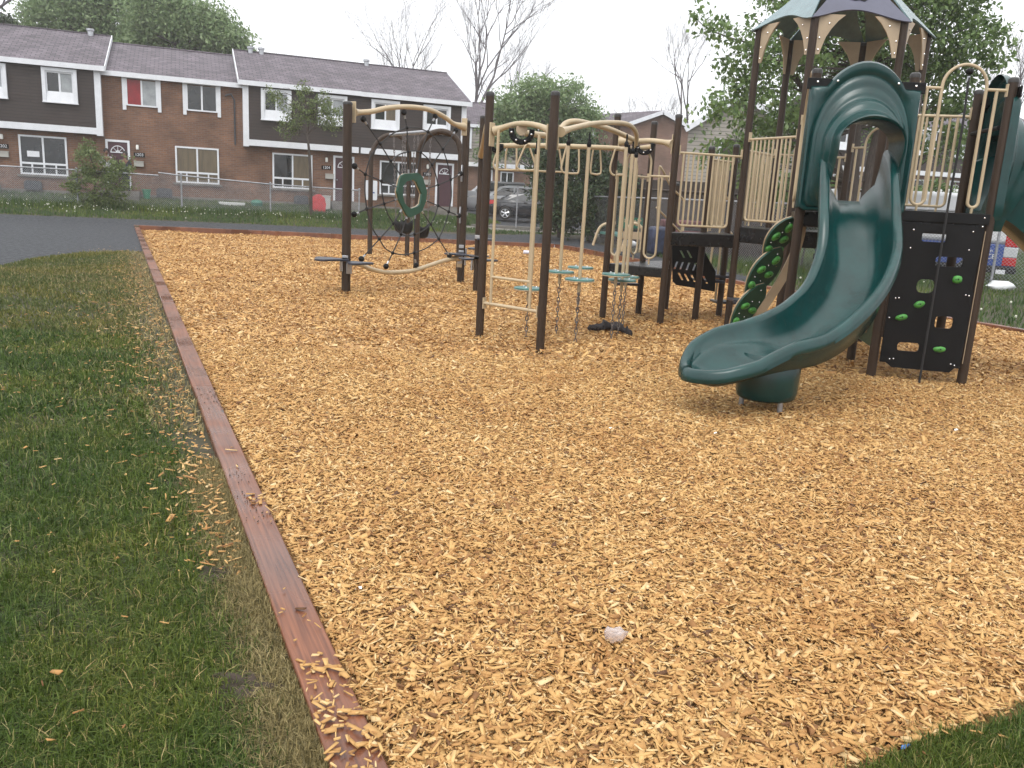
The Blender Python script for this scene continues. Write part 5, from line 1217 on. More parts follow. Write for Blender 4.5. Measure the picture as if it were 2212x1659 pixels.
# far row seen to the right through the tower
a0 = at(1760, 470, 50.5); FR2 = Frame((a0[0], a0[1]), rad(10.5), 1.0)
for i, lb in enumerate(('far dark sided house at the left end of its row, seen through the slide hood', 'far dark sided house in the middle of its row, seen behind the tan railing', 'far dark sided house at the right end of its row, behind the dark green slide')):
    u = i * 5.1
    house(FR2, u, u + 5.1, lb, True, [('w', u + 0.5, u + 1.8, 4.47, 5.78, 'box', ('g', 'p')), ('w', u + 3.0, u + 4.3, 4.47, 5.78, 'box', ('g', 'p')), ('w', u + 0.8, u + 2.6, 1.53, 3.08, 'pic'), ('door', u + 3.4, u + 4.35, 1.09, 3.14)], brick=BRICK2, group='far dark sided row houses on the right')
a0 = at(955, 440, 57.5); FR3 = Frame((a0[0], a0[1]), rad(9), 0.35)
for i, lb in enumerate(('far grey sided house with a lit yellow porch lamp, behind the pickup', 'far grey sided house partly hidden by the bushes behind the white car')):
    u = i * 5.1
    hh = house(FR3, u, u + 5.1, lb, True, [('w', u + 0.5, u + 1.8, 4.47, 5.78, 'box', ('g', 'p')), ('w', u + 3.0, u + 4.3, 4.47, 5.78, 'box', ('g', 'p')), ('w', u + 0.9, u + 1.7, 1.53, 3.08, 'pic'), ('w', u + 3.9, u + 4.8, 1.53, 3.08, 'pic'), ('door', u + 2.4, u + 3.35, 1.09, 3.14)],
               brick=BRICK2, group='far grey sided row houses behind the parked cars', sidm=GSID)
    if i == 0:
        lm = mat('lit_lamp', (1, 0.8, 0.3), 0.4); pb_ = lm.node_tree.nodes['Principled BSDF']; pb_.inputs['Emission Color'].default_value = (1, 0.75, 0.25, 1); pb_.inputs['Emission Strength'].default_value = 3
        MB().ball(at(1003, 360, 57.2), 0.13, 10).build('porch_lamp', lm, hh)
# brick gable and grey sided gable between the trees
def gable_house(pL, pK, pR, Y, name_lab, m, rl, base, extra=None, zb=None, cat='house', side_m=None):
    L_, K_, R_ = at(*pL, Y), at(*pK, Y), at(*pR, Y); h = thing('gable_house', (L_[0], L_[1], base), name_lab, cat)
    back = V(*rl)                                   # direction the ridge runs away from the viewer
    f = [V(L_[0], Y, base), V(R_[0], Y, base), V(R_[0], Y, R_[2]), V(K_[0], Y, K_[2]), V(L_[0], Y, L_[2])]
    b = MB().add(f + [p + back for p in f], [(0, 1, 2, 3, 4), (9, 8, 7, 6, 5), (0, 5, 6, 1), (1, 6, 7, 2), (4, 9, 5, 0)]); b.build('wall', m, h, smooth=0, wall='auto')
    for (a, c) in ((L_, K_), (K_, R_)):
        d = (c - a); d[1] = 0; o = 0.3; dn = d / np.linalg.norm(d)
        a2 = a - dn * (o if a is L_ else 0); c2 = c + dn * (o if c is R_ else 0); up = V(-dn[2], 0, dn[0])
        q = [a2, c2, c2 + up * 0.12, a2 + up * 0.12]; fr_ = V(0, -0.35, 0)
        b = MB().add([p + fr_ for p in q] + [p + back for p in q], [(0, 1, 2, 3), (7, 6, 5, 4), (0, 4, 5, 1), (2, 6, 7, 3), (0, 3, 7, 4), (1, 5, 6, 2)]); b.build('roof_slope', SHING, h, smooth=0, wall='auto')
        b = MB().add([p + fr_ - up * 0.14 + V(0, -0.03, 0) for p in (a2, c2)] + [p + fr_ + up * 0.13 + V(0, -0.03, 0) for p in (c2, a2)] + [p + fr_ - up * 0.14 for p in (a2, c2)] + [p + fr_ + up * 0.13 for p in (c2, a2)], [(0, 1, 2, 3), (0, 4, 5, 1), (2, 6, 7, 3), (1, 5, 6, 2), (3, 7, 4, 0)]); b.build('barge_board', WHITE, h, smooth=0)
    if extra: extra(h)
    return h
gable_house((1366, 266), (1432, 243), (1490, 276), 62, 'plain brick gable end with white trim standing behind the bushes', BRICK2, (-9, 10, 0), 0.8)
def ex2(h):
    for x0, x1 in ((1560, 1640),):
        p, q = at(x0, 300, 46.9), at(x1, 400, 46.9); b = MB().box(((p[0] + q[0]) / 2, 46.85, (p[2] + q[2]) / 2), (q[0] - p[0], 0.1, p[2] - q[2])); b.build('dark_panel', DSID, h, smooth=0, wall='auto')
        b = MB().box((p[0] - 0.1, 46.82, (p[2] + q[2]) / 2), (0.14, 0.12, p[2] - q[2])); b.build('corner_board', WHITE, h, smooth=0)
gable_house((1488, 275), (1600, 208), (1715, 282), 47, 'grey clapboard gable house half hidden by the big maple', GSID, (5, 9, 0), 0.5, ex2)

# ------------------------------------------------------------------ fences
GALV = mat('fence_steel', (0.30, 0.31, 0.33), 0.45, metal=0.6, var=0.25, vscale=9)
def chainlink(pts, hts, label, postk, sp=0.075, wid=0.007, loc=None, group=None, toprail=True, dips=None):
    """pts: ground points along the run; hts: fence height at each"""
    t = thing('chain_link_fence', tuple(pts[0]), label, 'fence', group)
    wires = MB(); P = [V(*p) for p in pts]
    for i in range(len(P) - 1):
        a, c = P[i], P[i + 1]; L = np.linalg.norm((c - a)[:2]); n = max(2, int(L / sp)); d = (c - a) / L
        H = min(hts[i], hts[i + 1]) - 0.03
        for k in range(-int(H / sp) - 1, n + 1):
            for sg in (1, -1):
                x0 = k * sp; x1 = x0 + H; zA, zB = (0, H) if sg > 0 else (H, 0)
                q0, q1 = max(x0, 0), min(x1, L)
                if q1 <= q0: continue
                z0 = zA + (zB - zA) * (q0 - x0) / H; z1 = zA + (zB - zA) * (q1 - x0) / H
                p0 = a + d * q0 + V(0, 0, z0 + 0.04); p1 = a + d * q1 + V(0, 0, z1 + 0.04)
                w = V(0, 0, wid * 0.7)
                o = len(wires.v); wires.v += [tuple(p0 - w), tuple(p1 - w), tuple(p1 + w), tuple(p0 + w)]; wires.f.append((o, o + 1, o + 2, o + 3))
    wires.build('wire_mesh', GALV, t, smooth=0)
    if toprail:
        for i in range(len(P) - 1):
            MB().tube([P[i] + V(0, 0, hts[i]), P[i + 1] + V(0, 0, hts[i + 1])], 0.028, 8).build('top_rail', GALV, t)
    for i in postk:
        MB().tube([P[i] + V(0, 0, -0.2), P[i] + V(0, 0, hts[i] + 0.05)], 0.034, 10).lathe(P[i] + V(0, 0, hts[i] + 0.03), [(0.05, 0), (0.05, 0.03), (0.015, 0.06)], 10).build('fence_post', GALV, t)
    return t
def fx(x, y, s):          # pixel onto the vertical plane s metres in front of the facade
    r_ = ray(x, y); q = FQ - FN * s; t = ((q - EYE) @ FN) / (r_ @ FN); return EYE + r_ * t
def fseg(lst):
    pts, hs_ = [], []
    for x, y in lst:
        p = fx(x, y, 4.0); g = ground(p[0], p[1]); pts.append(V(p[0], p[1], g)); hs_.append(p[2] - g)
    return pts, hs_
pts_, hs_ = fseg([(-420, 333), (-60, 355), (165, 367), (342, 379)]); chainlink(pts_, hs_, 'sagging left run of the low chain link fence in front of the brick houses', (0, 1, 2))
pts_, hs_ = fseg([(342, 373), (391, 379), (584, 398), (776, 425)]); hs_[3] = hs_[2] - 0.05; chainlink(pts_, hs_, 'right run of the low chain link fence ending at the path', (1, 2, 3))
rf_ = [V(2.6, 33.5, 0.1), V(4.6, 28.4, 0), V(7.4, 24.4, 0), V(11.7, 20.7, 0), V(15.5, 17.6, 0), V(19.4, 14.6, 0)]
chainlink(rf_, [1.75, 1.85, 1.85, 1.85, 1.85, 1.85], 'tall chain link fence on the right with a van behind it', (0, 1, 2, 3, 4, 5), sp=0.085, wid=0.006)
wf = thing('wooden_fence', (8, 30, 0.0), 'dark weathered wooden board fence behind the slotted panel and railings', 'fence')
wp = [at(1300, 480, 36.0)[:2], at(1420, 470, 31.0)[:2], at(1560, 470, 28.5)[:2], at(1720, 470, 27)[:2]]; wz = [at(1300, 384, 36)[2], at(1420, 389, 31.0)[2], at(1560, 395, 28.5)[2], at(1720, 402, 27)[2]]
for i in range(3):
    a, c = V(*wp[i], 0), V(*wp[i + 1], 0); b = MB().add([a + V(0, 0, -.1), c + V(0, 0, -.1), c + V(0, 0, wz[i + 1]), a + V(0, 0, wz[i])] + [a + V(0, .04, -.1), c + V(0, .04, -.1), c + V(0, .04, wz[i + 1]), a + V(0, .04, wz[i])], [(0, 1, 2, 3), (7, 6, 5, 4), (0, 4, 5, 1), (3, 2, 6, 7), (0, 3, 7, 4), (1, 5, 6, 2)])
    b.build('board_panel', WOODF, wf, smooth=0, wall='auto')
    MB().tube([a + V(0, -0.05, wz[i] - 0.35), c + V(0, -0.05, wz[i + 1] - 0.35)], 0.045, 4).build('fence_rail', WOODF, wf, wall='auto')
for i in range(4): MB().box((wp[i][0], wp[i][1] - 0.03, wz[i] / 2), (0.11, 0.11, wz[i] + 0.1)).build('fence_post', WOODF, wf, smooth=0, wall='auto')

# ------------------------------------------------------------------ trees and shrubs
LEAF_MID = island_mat('leaf_mid', [(0, (0.065, 0.115, 0.034)), (0.5, (0.120, 0.195, 0.060)), (1, (0.20, 0.29, 0.10))], 0.45, trans=0.35, spec=0.5)
LEAF_HAZED = island_mat('leaf_hazed', [(0, (0.13, 0.20, 0.085)), (0.5, (0.20, 0.285, 0.13)), (1, (0.28, 0.36, 0.18))], 0.5, trans=0.35)  # distant trees: paling by rain haze is mixed into the leaf colour
LEAF_DARK = island_mat('leaf_dark', [(0, (0.014, 0.030, 0.010)), (0.5, (0.027, 0.054, 0.018)), (1, (0.058, 0.095, 0.032))], 0.5, trans=0.25)
LEAF_OLIVE = island_mat('leaf_olive', [(0, (0.070, 0.100, 0.034)), (0.5, (0.120, 0.165, 0.055)), (1, (0.19, 0.24, 0.085))], 0.55, trans=0.3)
def leaf_mesh(name, blobs, n, size, m, parent, aspect=0.5, clump=0.55, per=40, droop=0.3, flat=0.7):
    """blobs: (centre, radius); leaves sit in small clumps gathered towards each blob's outside"""
    tot = sum(r ** 2 for _, r in blobs); C_l = []
    for c, r in blobs:
        k = max(2, int(n / per * r * r / tot))
        v = rng.normal(0, 1, (k, 3)); v /= np.linalg.norm(v, axis=1)[:, None]; rr = r * rng.uniform(0.25, 1.08, k) ** 0.6
        C_l.append(V(*c) + v * rr[:, None] * V(1, 1, flat + 0.2))
    cc_ = np.concatenate(C_l); k = len(cc_)
    cr_ = clump * rng.uniform(0.45, 1.2, k)
    idx = np.repeat(np.arange(k), per); N = len(idx)
    v = rng.normal(0, 1, (N, 3)); v /= np.linalg.norm(v, axis=1)[:, None]
    p = cc_[idx] + v * (cr_[idx] * rng.uniform(0, 1, N) ** 0.5)[:, None] * V(1, 1, 0.7)
    a = rng.normal(0, 1, (N, 3)); a[:, 2] -= droop; a /= np.linalg.norm(a, axis=1)[:, None]
    b_ = np.cross(a, rng.normal(0, 1, (N, 3))); b_ /= np.linalg.norm(b_, axis=1)[:, None]
    L = (size * rng.uniform(0.55, 1.35, N))[:, None]; W = L * aspect
    q = np.stack([p, p + a * L * 0.5 + b_ * W * 0.5, p + a * L, p + a * L * 0.5 - b_ * W * 0.5], 1).reshape(-1, 3)
    o = np_obj(name, q - ORG.get(parent.name, V(0, 0, 0)), np.arange(N * 4).reshape(-1, 4), m)
    o.parent = parent; return o, cc_
def limbs(name, base, forks, targets, r0, m, parent, n=6, nt=60):
    b = MB(); forks = [V(*f) for f in forks]; chain = [V(*base)] + forks
    b.tube(spline(chain, 5), np.linspace(r0, r0 * 0.45, (len(chain) - 1) * 5 + 1), n + 2)
    sel = targets if len(targets) <= nt else targets[rng.choice(len(targets), nt, replace=False)]
    for t in sel:
        dd = [np.linalg.norm(t - f) + max(0, f[2] - t[2]) * 1.5 for f in forks]; j = int(np.argmin(dd)); s_ = forks[j]
        mid = (s_ + t) / 2 + V(*(rng.normal(0, 0.12, 3) * np.linalg.norm(t - s_))) + V(0, 0, 0.08 * np.linalg.norm(t - s_)); rr = r0 * 0.20
        b.tube(spline([s_, mid, t], 4), np.linspace(rr, rr * 0.15, 9), 5, cap=False)
    return b.build(name, m, parent)
def blobtree(name, label, cat, base, px, n, size, m, forks, r0, group=None, bark=None, per=40, clump=0.55, nt=60, **kw):
    t = thing(name, tuple(base), label, cat, group)
    bl = []
    for x, y, r, Y in px: c = at(x, y, Y); bl.append((c, r / FOC * Y))
    o, cc_ = leaf_mesh('crown' if cat == 'tree' else 'foliage', bl, n, size, m, t, clump=clump, per=per, **kw)
    limbs('trunk' if cat == 'tree' else 'stem', base, forks, cc_, r0, bark or BARK, t, nt=nt); return t
# big maple on the right (three stems)
mb_ = at(1838, 480, 21.5); mb_[2] = 0
mp_ = [(1830, 40, 130, 21), (1980, 60, 120, 21), (2090, 100, 80, 21), (1720, 80, 100, 20), (1610, 130, 60, 19.5), (1548, 62, 34, 19), (1640, 220, 75, 20), (1560, 235, 40, 19), (1700, 300, 70, 21), (1770, 190, 90, 22.5), (1900, 190, 100, 22.5), (2010, 190, 85, 21.5),
       (2075, 250, 55, 21), (1600, 320, 50, 20), (1545, 345, 26, 19.5), (1655, 385, 55, 21.5), (2045, 320, 40, 22), (1940, 300, 50, 23.5), (1900, -70, 140, 21), (1750, -50, 100, 21), (2060, -20, 90, 21), (1508, 28, 16, 19), (2150, 70, 30, 20.5), (1525, 300, 20, 19.3), (2140, 130, 25, 20.5)]
mt = blobtree('maple_tree', 'large leafy maple rising behind the roofed tower', 'tree', mb_, mp_, 40000, 0.125, LEAF_MID, [at(1842, 400, 21.5), at(1850, 280, 21.4), at(1862, 150, 21.2), at(1870, 20, 21)], 0.17, per=26, clump=0.42, nt=120, droop=0.7, aspect=0.55)
st2 = MB(); st2.tube(spline([mb_ + V(0.35, 0.1, -0.1), at(1868, 440, 21.6), at(1884, 330, 21.6), at(1930, 180, 21.6), at(1985, 80, 21.4)], 5), np.linspace(0.15, 0.05, 21), 9)
st2.tube(spline([mb_ + V(-0.1, 0, 0.3), at(1815, 380, 21.6), at(1770, 250, 21.4), at(1700, 150, 20.6), at(1630, 110, 20)], 5), np.linspace(0.12, 0.03, 21), 8)
st2.tube(spline([mb_ + V(0.9, 0.4, -0.1), at(1900, 400, 22.4), at(1925, 300, 22.4), at(2010, 200, 22)], 5), np.linspace(0.14, 0.04, 16), 9)
st2.build('trunk', BARK, mt)
def gpx(x, Y): p = at(x, 470, Y); return V(p[0], p[1], ground(p[0], p[1]))
blobtree('leafy_tree', 'broad haze paled green tree standing behind the leftmost house roof', 'tree', gpx(190, 60), [(110, 45, 55, 60), (180, 25, 65, 60), (255, 55, 65, 61), (150, -30, 60, 60), (240, -30, 60, 60), (80, 20, 30, 59), (200, 90, 50, 62)], 26000, 0.27, LEAF_HAZED, [at(190, 200, 60), at(190, 80, 60), at(200, 10, 60)], 0.35, clump=1.2, bark=BARKG)
blobtree('leafy_tree', 'rounded green tree with ragged right edge above the red curtain house', 'tree', gpx(400, 57), [(335, 40, 55, 57), (400, 55, 60, 57), (455, 70, 50, 57), (500, 85, 34, 57), (350, -20, 45, 57), (310, 90, 50, 58), (525, 98, 14, 57), (420, 100, 50, 58), (470, 30, 18, 57)], 26000, 0.27, LEAF_HAZED, [at(400, 200, 57), at(400, 110, 57), at(405, 40, 57)], 0.33, clump=1.1, bark=BARKG)
blobtree('leafy_tree', 'tree top just showing over the roof at the far left edge', 'tree', gpx(-10, 58), [(5, 60, 26, 58), (30, 72, 14, 58), (-40, 50, 40, 58)], 4000, 0.26, LEAF_DARK, [at(-10, 200, 58), at(-5, 90, 58)], 0.25, clump=1.0, bark=BARKG)
blobtree('leafy_tree', 'dense mid green tree behind the overhead climber and parked cars', 'tree', gpx(1170, 47), [(1110, 235, 50, 47), (1165, 205, 45, 47), (1225, 225, 48, 47), (1268, 250, 26, 47), (1150, 280, 60, 48), (1230, 290, 55, 48), (1085, 295, 40, 47), (1060, 330, 25, 47)], 22000, 0.20, LEAF_HAZED, [at(1170, 380, 47), at(1170, 300, 47), at(1175, 240, 47)], 0.25, clump=0.85, bark=BARKG)
for i, (lb, x, Y, bl) in enumerate((('tall dark bush left of the picnic table, behind the hanging discs', 1210, 35, [(1185, 345, 45, 35), (1225, 330, 45, 35), (1195, 410, 48, 35), (1230, 440, 45, 34.5), (1180, 470, 24, 34), (1215, 475, 30, 34)]),
                                    ('dark leafy bush directly behind the picnic table', 1280, 34, [(1275, 350, 45, 34), (1300, 385, 45, 34), (1265, 430, 48, 33.5), (1310, 450, 40, 33.5), (1280, 485, 30, 33)]),
                                    ('dark shrub against the left end of the wooden fence', 1345, 33, [(1340, 400, 34, 33), (1370, 440, 30, 33), (1345, 470, 36, 33)]))):
    blobtree('bush', lb, 'bush', gpx(x, Y), bl, 11000, 0.16, LEAF_DARK, [gpx(x, Y) + V(0, 0, 0.8), gpx(x, Y) + V(0.2, 0, 2.0)], 0.10, group='dark bushes by the parking area', clump=0.5, nt=30)
sb = fx(205, 452, 4.35); sb[2] = ground(sb[0], sb[1]); Ys = sb[1]
blobtree('shrub', 'olive green shrub growing through the chain link fence before the plum door', 'bush', sb, [(200, 350, 36, Ys), (162, 392, 26, Ys), (212, 400, 46, Ys), (262, 360, 24, Ys), (255, 395, 32, Ys), (180, 325, 16, Ys), (225, 438, 30, Ys), (190, 440, 28, Ys), (192, 305, 7, Ys)], 8500, 0.095, LEAF_OLIVE, [sb + V(0, 0, 0.5), sb + V(0.1, 0, 1.3), sb + V(-0.1, 0, 2.0)], 0.05, clump=0.26, nt=40)
tb_ = fx(672, 474, 4.2); tb_[2] = ground(tb_[0], tb_[1]); Yt = tb_[1]
blobtree('young_tree', 'slender young tree with thin green crown in front of the dark sided house', 'tree', tb_, [(598, 215, 20, Yt), (645, 245, 34, Yt), (690, 248, 34, Yt), (722, 265, 24, Yt), (622, 280, 22, Yt), (660, 200, 20, Yt), (738, 240, 10, Yt), (582, 190, 8, Yt), (700, 215, 18, Yt), (655, 180, 8, Yt)], 5200, 0.09, LEAF_OLIVE, [at(671, 400, Yt), at(668, 330, Yt), at(664, 290, Yt), at(668, 255, Yt)], 0.075, per=18, clump=0.24, nt=70)
# light green shrubs by the right hand fence
for i, (lb, x, y, Y, r_, m, n) in enumerate((('bright green shrub low behind the tan arch rail', 2035, 430, 24.0, 46, LEAF_MID, 3500), ('leafy shrub seen through the hole of the slide hood', 1815, 425, 25.0, 50, LEAF_MID, 3500), ('leafy shrub in the gap between the two tower railings', 1690, 415, 25.5, 45, LEAF_MID, 2500),
                                            ('green shrub behind the lower tower posts', 1745, 470, 24.5, 40, LEAF_DARK, 2500), ('shrub beneath the house row seen right of the slide hood', 1935, 430, 26.0, 50, LEAF_MID, 3000))):
    c = at(x, y, Y); bs = V(c[0], c[1], ground(c[0], c[1]))
    blobtree('shrub', lb, 'bush', bs, [(x, y, r_, Y), (x + r_ * .6, y + r_ * .4, r_ * .6, Y - .3), (x - r_ * .6, y + r_ * .5, r_ * .6, Y - .3)], n, 0.12, m, [bs + V(0, 0, .4), bs + V(0.1, 0, 1)], 0.04, group='shrubs along the right hand fence', clump=0.3, nt=20)
wfl = MB()
for i in range(60):
    p = at(random.uniform(2000, 2080), random.uniform(405, 455), 23.2 + random.uniform(-.2, .2)); wfl.ball(p, random.uniform(0.02, 0.045), 6)
tag(wfl.build('white_blossom', mat('blossom', (0.75, 0.75, 0.72), 0.8), smooth=0), 'small white blossoms scattered over the bright green shrub behind the arch rail', 'flowers', kind='stuff')
# bare trees
def bare(label, base, H, spread, seed, r0=0.22, lean=0.0, depth=6, name='bare_tree'):
    rs = random.Random(seed); t = thing(name, tuple(base), label, 'tree', 'leafless trees far behind')
    tr = MB(); cr_ = MB()
    def grow(p, d, L, r, k):
        n = 3 if k > 2 else 2; q = [p]; dd = d
        for i in range(n):
            dd = dd + V(rs.gauss(0, .10), rs.gauss(0, .10), rs.gauss(0.03, .05)); dd /= np.linalg.norm(dd); q.append(q[-1] + dd * L / n)
        (tr if k >= depth - 1 else cr_).tube(q, np.linspace(r, r * 0.62, n + 1), 6 if k > 3 else 3, cap=False)
        if k == 0: return
        m_ = rs.choice((2, 3, 3)) if k > 1 else 3
        for j in range(m_):
            az = rs.uniform(0, 2 * math.pi); tilt = rs.uniform(0.25, 0.75) * spread * (0.6 if j == 0 else 1)
            a = np.cross(dd, V(math.cos(az), math.sin(az), 0.1)); a /= np.linalg.norm(a)
            nd_ = dd * math.cos(tilt) + a * math.sin(tilt); nd_[2] += 0.12; nd_ /= np.linalg.norm(nd_)
            grow(q[-1] if j < 2 else q[-2], nd_, L * rs.uniform(0.62, 0.82), r * 0.58, k - 1)
    grow(V(*base), V(lean, 0, 1) / np.linalg.norm(V(lean, 0, 1)), H * 0.27, r0, depth)
    tr.build('trunk', BARKG, t); cr_.build('crown', BARKG, t, smooth=0)
bare('tall leafless tree rising beyond the right end of the brick row', gpx(985, 66), 21.5, 0.85, 3, 0.21, depth=7)
bare('smaller leafless tree just left of the tall one above the roof ridge', gpx(860, 68), 17.5, 0.9, 8, 0.17, depth=7)
bare('leafless tree leaning between the brick row and the green tree', gpx(1060, 60), 13.5, 0.8, 21, 0.13, lean=0.15, depth=7)
bare('leafless tree above the brick gable', gpx(1500, 74), 20, 0.85, 5, 0.20, depth=7)
bare('low leafless tree left of the one above the brick gable', gpx(1435, 78), 12.5, 0.95, 12, 0.14, depth=7)
bare('leafless tree at the upper right edge of the picture', gpx(2160, 45), 13.0, 0.7, 14, 0.11, depth=7)
bare('leafless tree with twigs hanging into the top left corner', gpx(-90, 46), 20.0, 0.95, 9, 0.28)

# ------------------------------------------------------------------ vehicles
TYRE = mat('tyre_rubber', (0.02, 0.02, 0.02), 0.8); RIM = mat('alloy_rim', (0.55, 0.56, 0.58), 0.3, metal=0.7); TGLASS = mat('tinted_glass', (0.012, 0.015, 0.018), 0.05, spec=0.8); REDL = mat('tail_lamp', (0.42, 0.01, 0.012), 0.15); LAMPG = mat('clear_lamp', (0.5, 0.52, 0.54), 0.12)
def car(label, o, ang, st_, width, col_, wheels, glass, rear_lamp=None, extra=None, name='parked_car', cat='car', group=None):
    """st_: stations (x, z_low, z_belt, z_top, wtop); x along the car, seen side faces the viewer (-y local)"""
    t = thing(name, tuple(o), label, cat, group); ux = V(math.cos(ang), math.sin(ang), 0); uy = V(-math.sin(ang), math.cos(ang), 0); o = V(*o)
    P = lambda x, y, z: o + ux * x + uy * y + V(0, 0, z); rows = []
    for x, zl, zb, zt, wt, ws in st_:
        w = width / 2 * ws; wt_ = w * wt
        half = [(w * 0.86, zl), (w * 0.97, zl + 0.10), (w, (zl + zb) / 2 + 0.05), (w * 0.97, zb), (w * 0.95 * wt + w * 0.0, zb + (zt - zb) * 0.55 if zt > zb + .02 else zb + 0.005), (wt_ * 0.90, zt - 0.03 if zt > zb + .02 else zb + 0.01), (wt_ * 0.7, zt + 0.0), (wt_ * 0.3, zt + 0.015)]
        rows.append([P(x, -y, z) for y, z in half] + [P(x, y, z) for y, z in half[::-1]])
    b = MB().grid(rows, closed=True); n = len(rows[0]); b.f.append(tuple(range(n - 1, -1, -1))); b.f.append(tuple((len(rows) - 1) * n + k for k in range(n)))
    body = b.build('body', col_, t, smooth=40)
    for wx, wr in wheels:
        for s in (-1, 1):
            y = s * (width / 2 - 0.10); ax = uy * s
            w_ = MB().lathe(P(wx, y, wr) - ax * 0.10, [(wr * 0.6, 0), (wr * 0.93, 0.0), (wr, 0.03), (wr, 0.19), (wr * 0.94, 0.225), (wr * 0.70, 0.225), (wr * 0.66, 0.20)], 24, axis=ax).build('wheel', TYRE, t)
            r_ = MB(); r_.lathe(P(wx, y, wr) + ax * 0.09, [(wr * 0.68, 0), (wr * 0.68, 0.03), (wr * 0.62, 0.03), (wr * 0.60, 0.0)], 24, axis=ax)
            for k in range(5):
                q = 2 * math.pi * k / 5 + 0.3; dv = ux * math.cos(q) + V(0, 0, math.sin(q)); r_.tube([P(wx, y, wr) + ax * 0.125, P(wx, y, wr) + ax * 0.115 + dv * wr * 0.64], [0.035, 0.05], 6)
            r_.build('rim', RIM, w_)
            a = MB(); a.tube([P(wx + (wr + 0.05) * math.cos(q), s * (width / 2 - 0.015), wr + (wr + 0.05) * math.sin(q)) for q in np.linspace(-0.1, math.pi + 0.1, 14)], 0.022, 6); a.build('wheel_arch', BLK, t)
    for poly in glass:
        for s in (-1, 1):
            q = [P(x, s * (width / 2 * f + 0.012), z) for x, z, f in poly]; q2 = [p - uy * s * 0.015 for p in q]; m_ = len(q)
            MB().add(q + q2, [tuple(range(m_)), tuple(range(2 * m_ - 1, m_ - 1, -1))] + [(i, i + m_, (i + 1) % m_ + m_, (i + 1) % m_) for i in range(m_)]).build('side_window', TGLASS, t, smooth=0)
    if extra: extra(t, P)
    return t
so_ = at(1049, 478, 44.0); so_[2] = ground(so_[0], so_[1])
SIL = mat('white_car_paint', (0.50, 0.52, 0.55), 0.25, coat=0.5); DBL = mat('black_car_paint', (0.012, 0.014, 0.019), 0.22, coat=0.8); GRP = mat('grey_car_paint', (0.30, 0.31, 0.33), 0.3, coat=0.5)
def sx1(t, P):
    MB().add([P(0.03, -0.86, 0.95), P(0.42, -0.90, 0.97), P(0.36, -0.91, 0.78), P(0.02, -0.87, 0.72), P(0.03, -0.60, 0.95), P(0.02, -0.6, 0.72)], [(0, 3, 2, 1), (0, 4, 5, 3)]).build('tail_lamp', REDL, t, smooth=0, solid=0.03)
    MB().add([P(0.75, -0.66, 1.08), P(0.75, 0.66, 1.08), P(1.45, 0.56, 1.38), P(1.45, -0.56, 1.38)], [(0, 1, 2, 3)]).build('rear_window', TGLASS, t, smooth=0, solid=0.02)
    MB().tube([P(0.6, -0.915, 0.88), P(4.0, -0.93, 0.84)], 0.012, 4).build('body_crease', DBL, t)
    MB().box(P(2.0, -0.93, 0.92), (0.16, 0.03, 0.03)).build('door_handle', DBL, t)
car('black sedan parked nearest, its silver rear wheel facing the playground', so_, 0.03, [(0.0, 0.35, 0.92, 0.93, .8, .86), (0.12, 0.28, 0.97, 0.99, .8, .95), (0.7, 0.24, 0.98, 1.04, .78, 1), (1.35, 0.22, 0.97, 1.36, .78, 1), (1.9, 0.2, 0.95, 1.44, .78, 1), (2.5, 0.2, 0.94, 1.43, .78, 1), (3.0, 0.2, 0.93, 1.30, .78, 1), (3.5, 0.22, 0.92, 1.0, .8, 1), (4.2, 0.24, 0.86, 0.88, .85, .97), (4.6, 0.32, 0.68, 0.70, .85, .85)],
    1.82, DBL, ((0.98, 0.33), (3.65, 0.33)), [[(1.02, 1.0, .94), (1.42, 1.27, .80), (1.98, 1.36, .78), (2.02, 0.98, .96)], [(2.08, 0.98, .96), (2.04, 1.36, .78), (2.55, 1.35, .78), (3.25, 1.0, .94)]], extra=sx1, group=None)
s2 = at(1008, 455, 49.0); s2[2] = ground(s2[0], s2[1])
def sx2(t, P):
    MB().add([P(1.15, -0.70, 1.10), P(1.15, 0.70, 1.10), P(1.95, 0.60, 1.60), P(1.95, -0.60, 1.60)], [(0, 3, 2, 1)]).build('windscreen', mat('sky_glass', (0.10, 0.14, 0.16), 0.05, spec=0.9), t, smooth=0, solid=0.02)
    for z in (0.62, 0.72, 0.82): MB().box(P(-0.02, -0.3, z), (0.04, 0.9, 0.04)).build('grille_bar', RIM, t)
    MB().ball(P(0.12, -0.78, 0.85), 0.11, 8, sq=(1, .6, .7)).build('headlight', LAMPG, t)
    MB().tube([P(2.1, -0.62, 1.72), P(4.1, -0.62, 1.70)], 0.03, 6).build('roof_rail', RIM, t)
car('white sport utility car facing left behind the black sedan', s2, 0.03, [(0.0, 0.4, 0.9, 0.92, .85, .85), (0.15, 0.3, 0.98, 1.0, .85, .95), (1.1, 0.28, 1.08, 1.1, .82, 1), (1.9, 0.26, 1.10, 1.62, .78, 1), (2.4, 0.26, 1.10, 1.70, .78, 1), (4.0, 0.26, 1.10, 1.67, .78, 1), (4.45, 0.3, 1.10, 1.45, .78, .98), (4.65, 0.35, 0.9, 1.0, .8, .9)],
    1.88, SIL, ((0.95, 0.37), (3.70, 0.37)), [[(1.45, 1.14, .95), (2.05, 1.56, .80), (2.65, 1.60, .78), (2.65, 1.14, .96)], [(2.73, 1.14, .96), (2.73, 1.60, .78), (3.9, 1.57, .78), (4.1, 1.16, .95)]], extra=sx2)
s3 = at(972, 452, 53.5); s3[2] = ground(s3[0], s3[1])
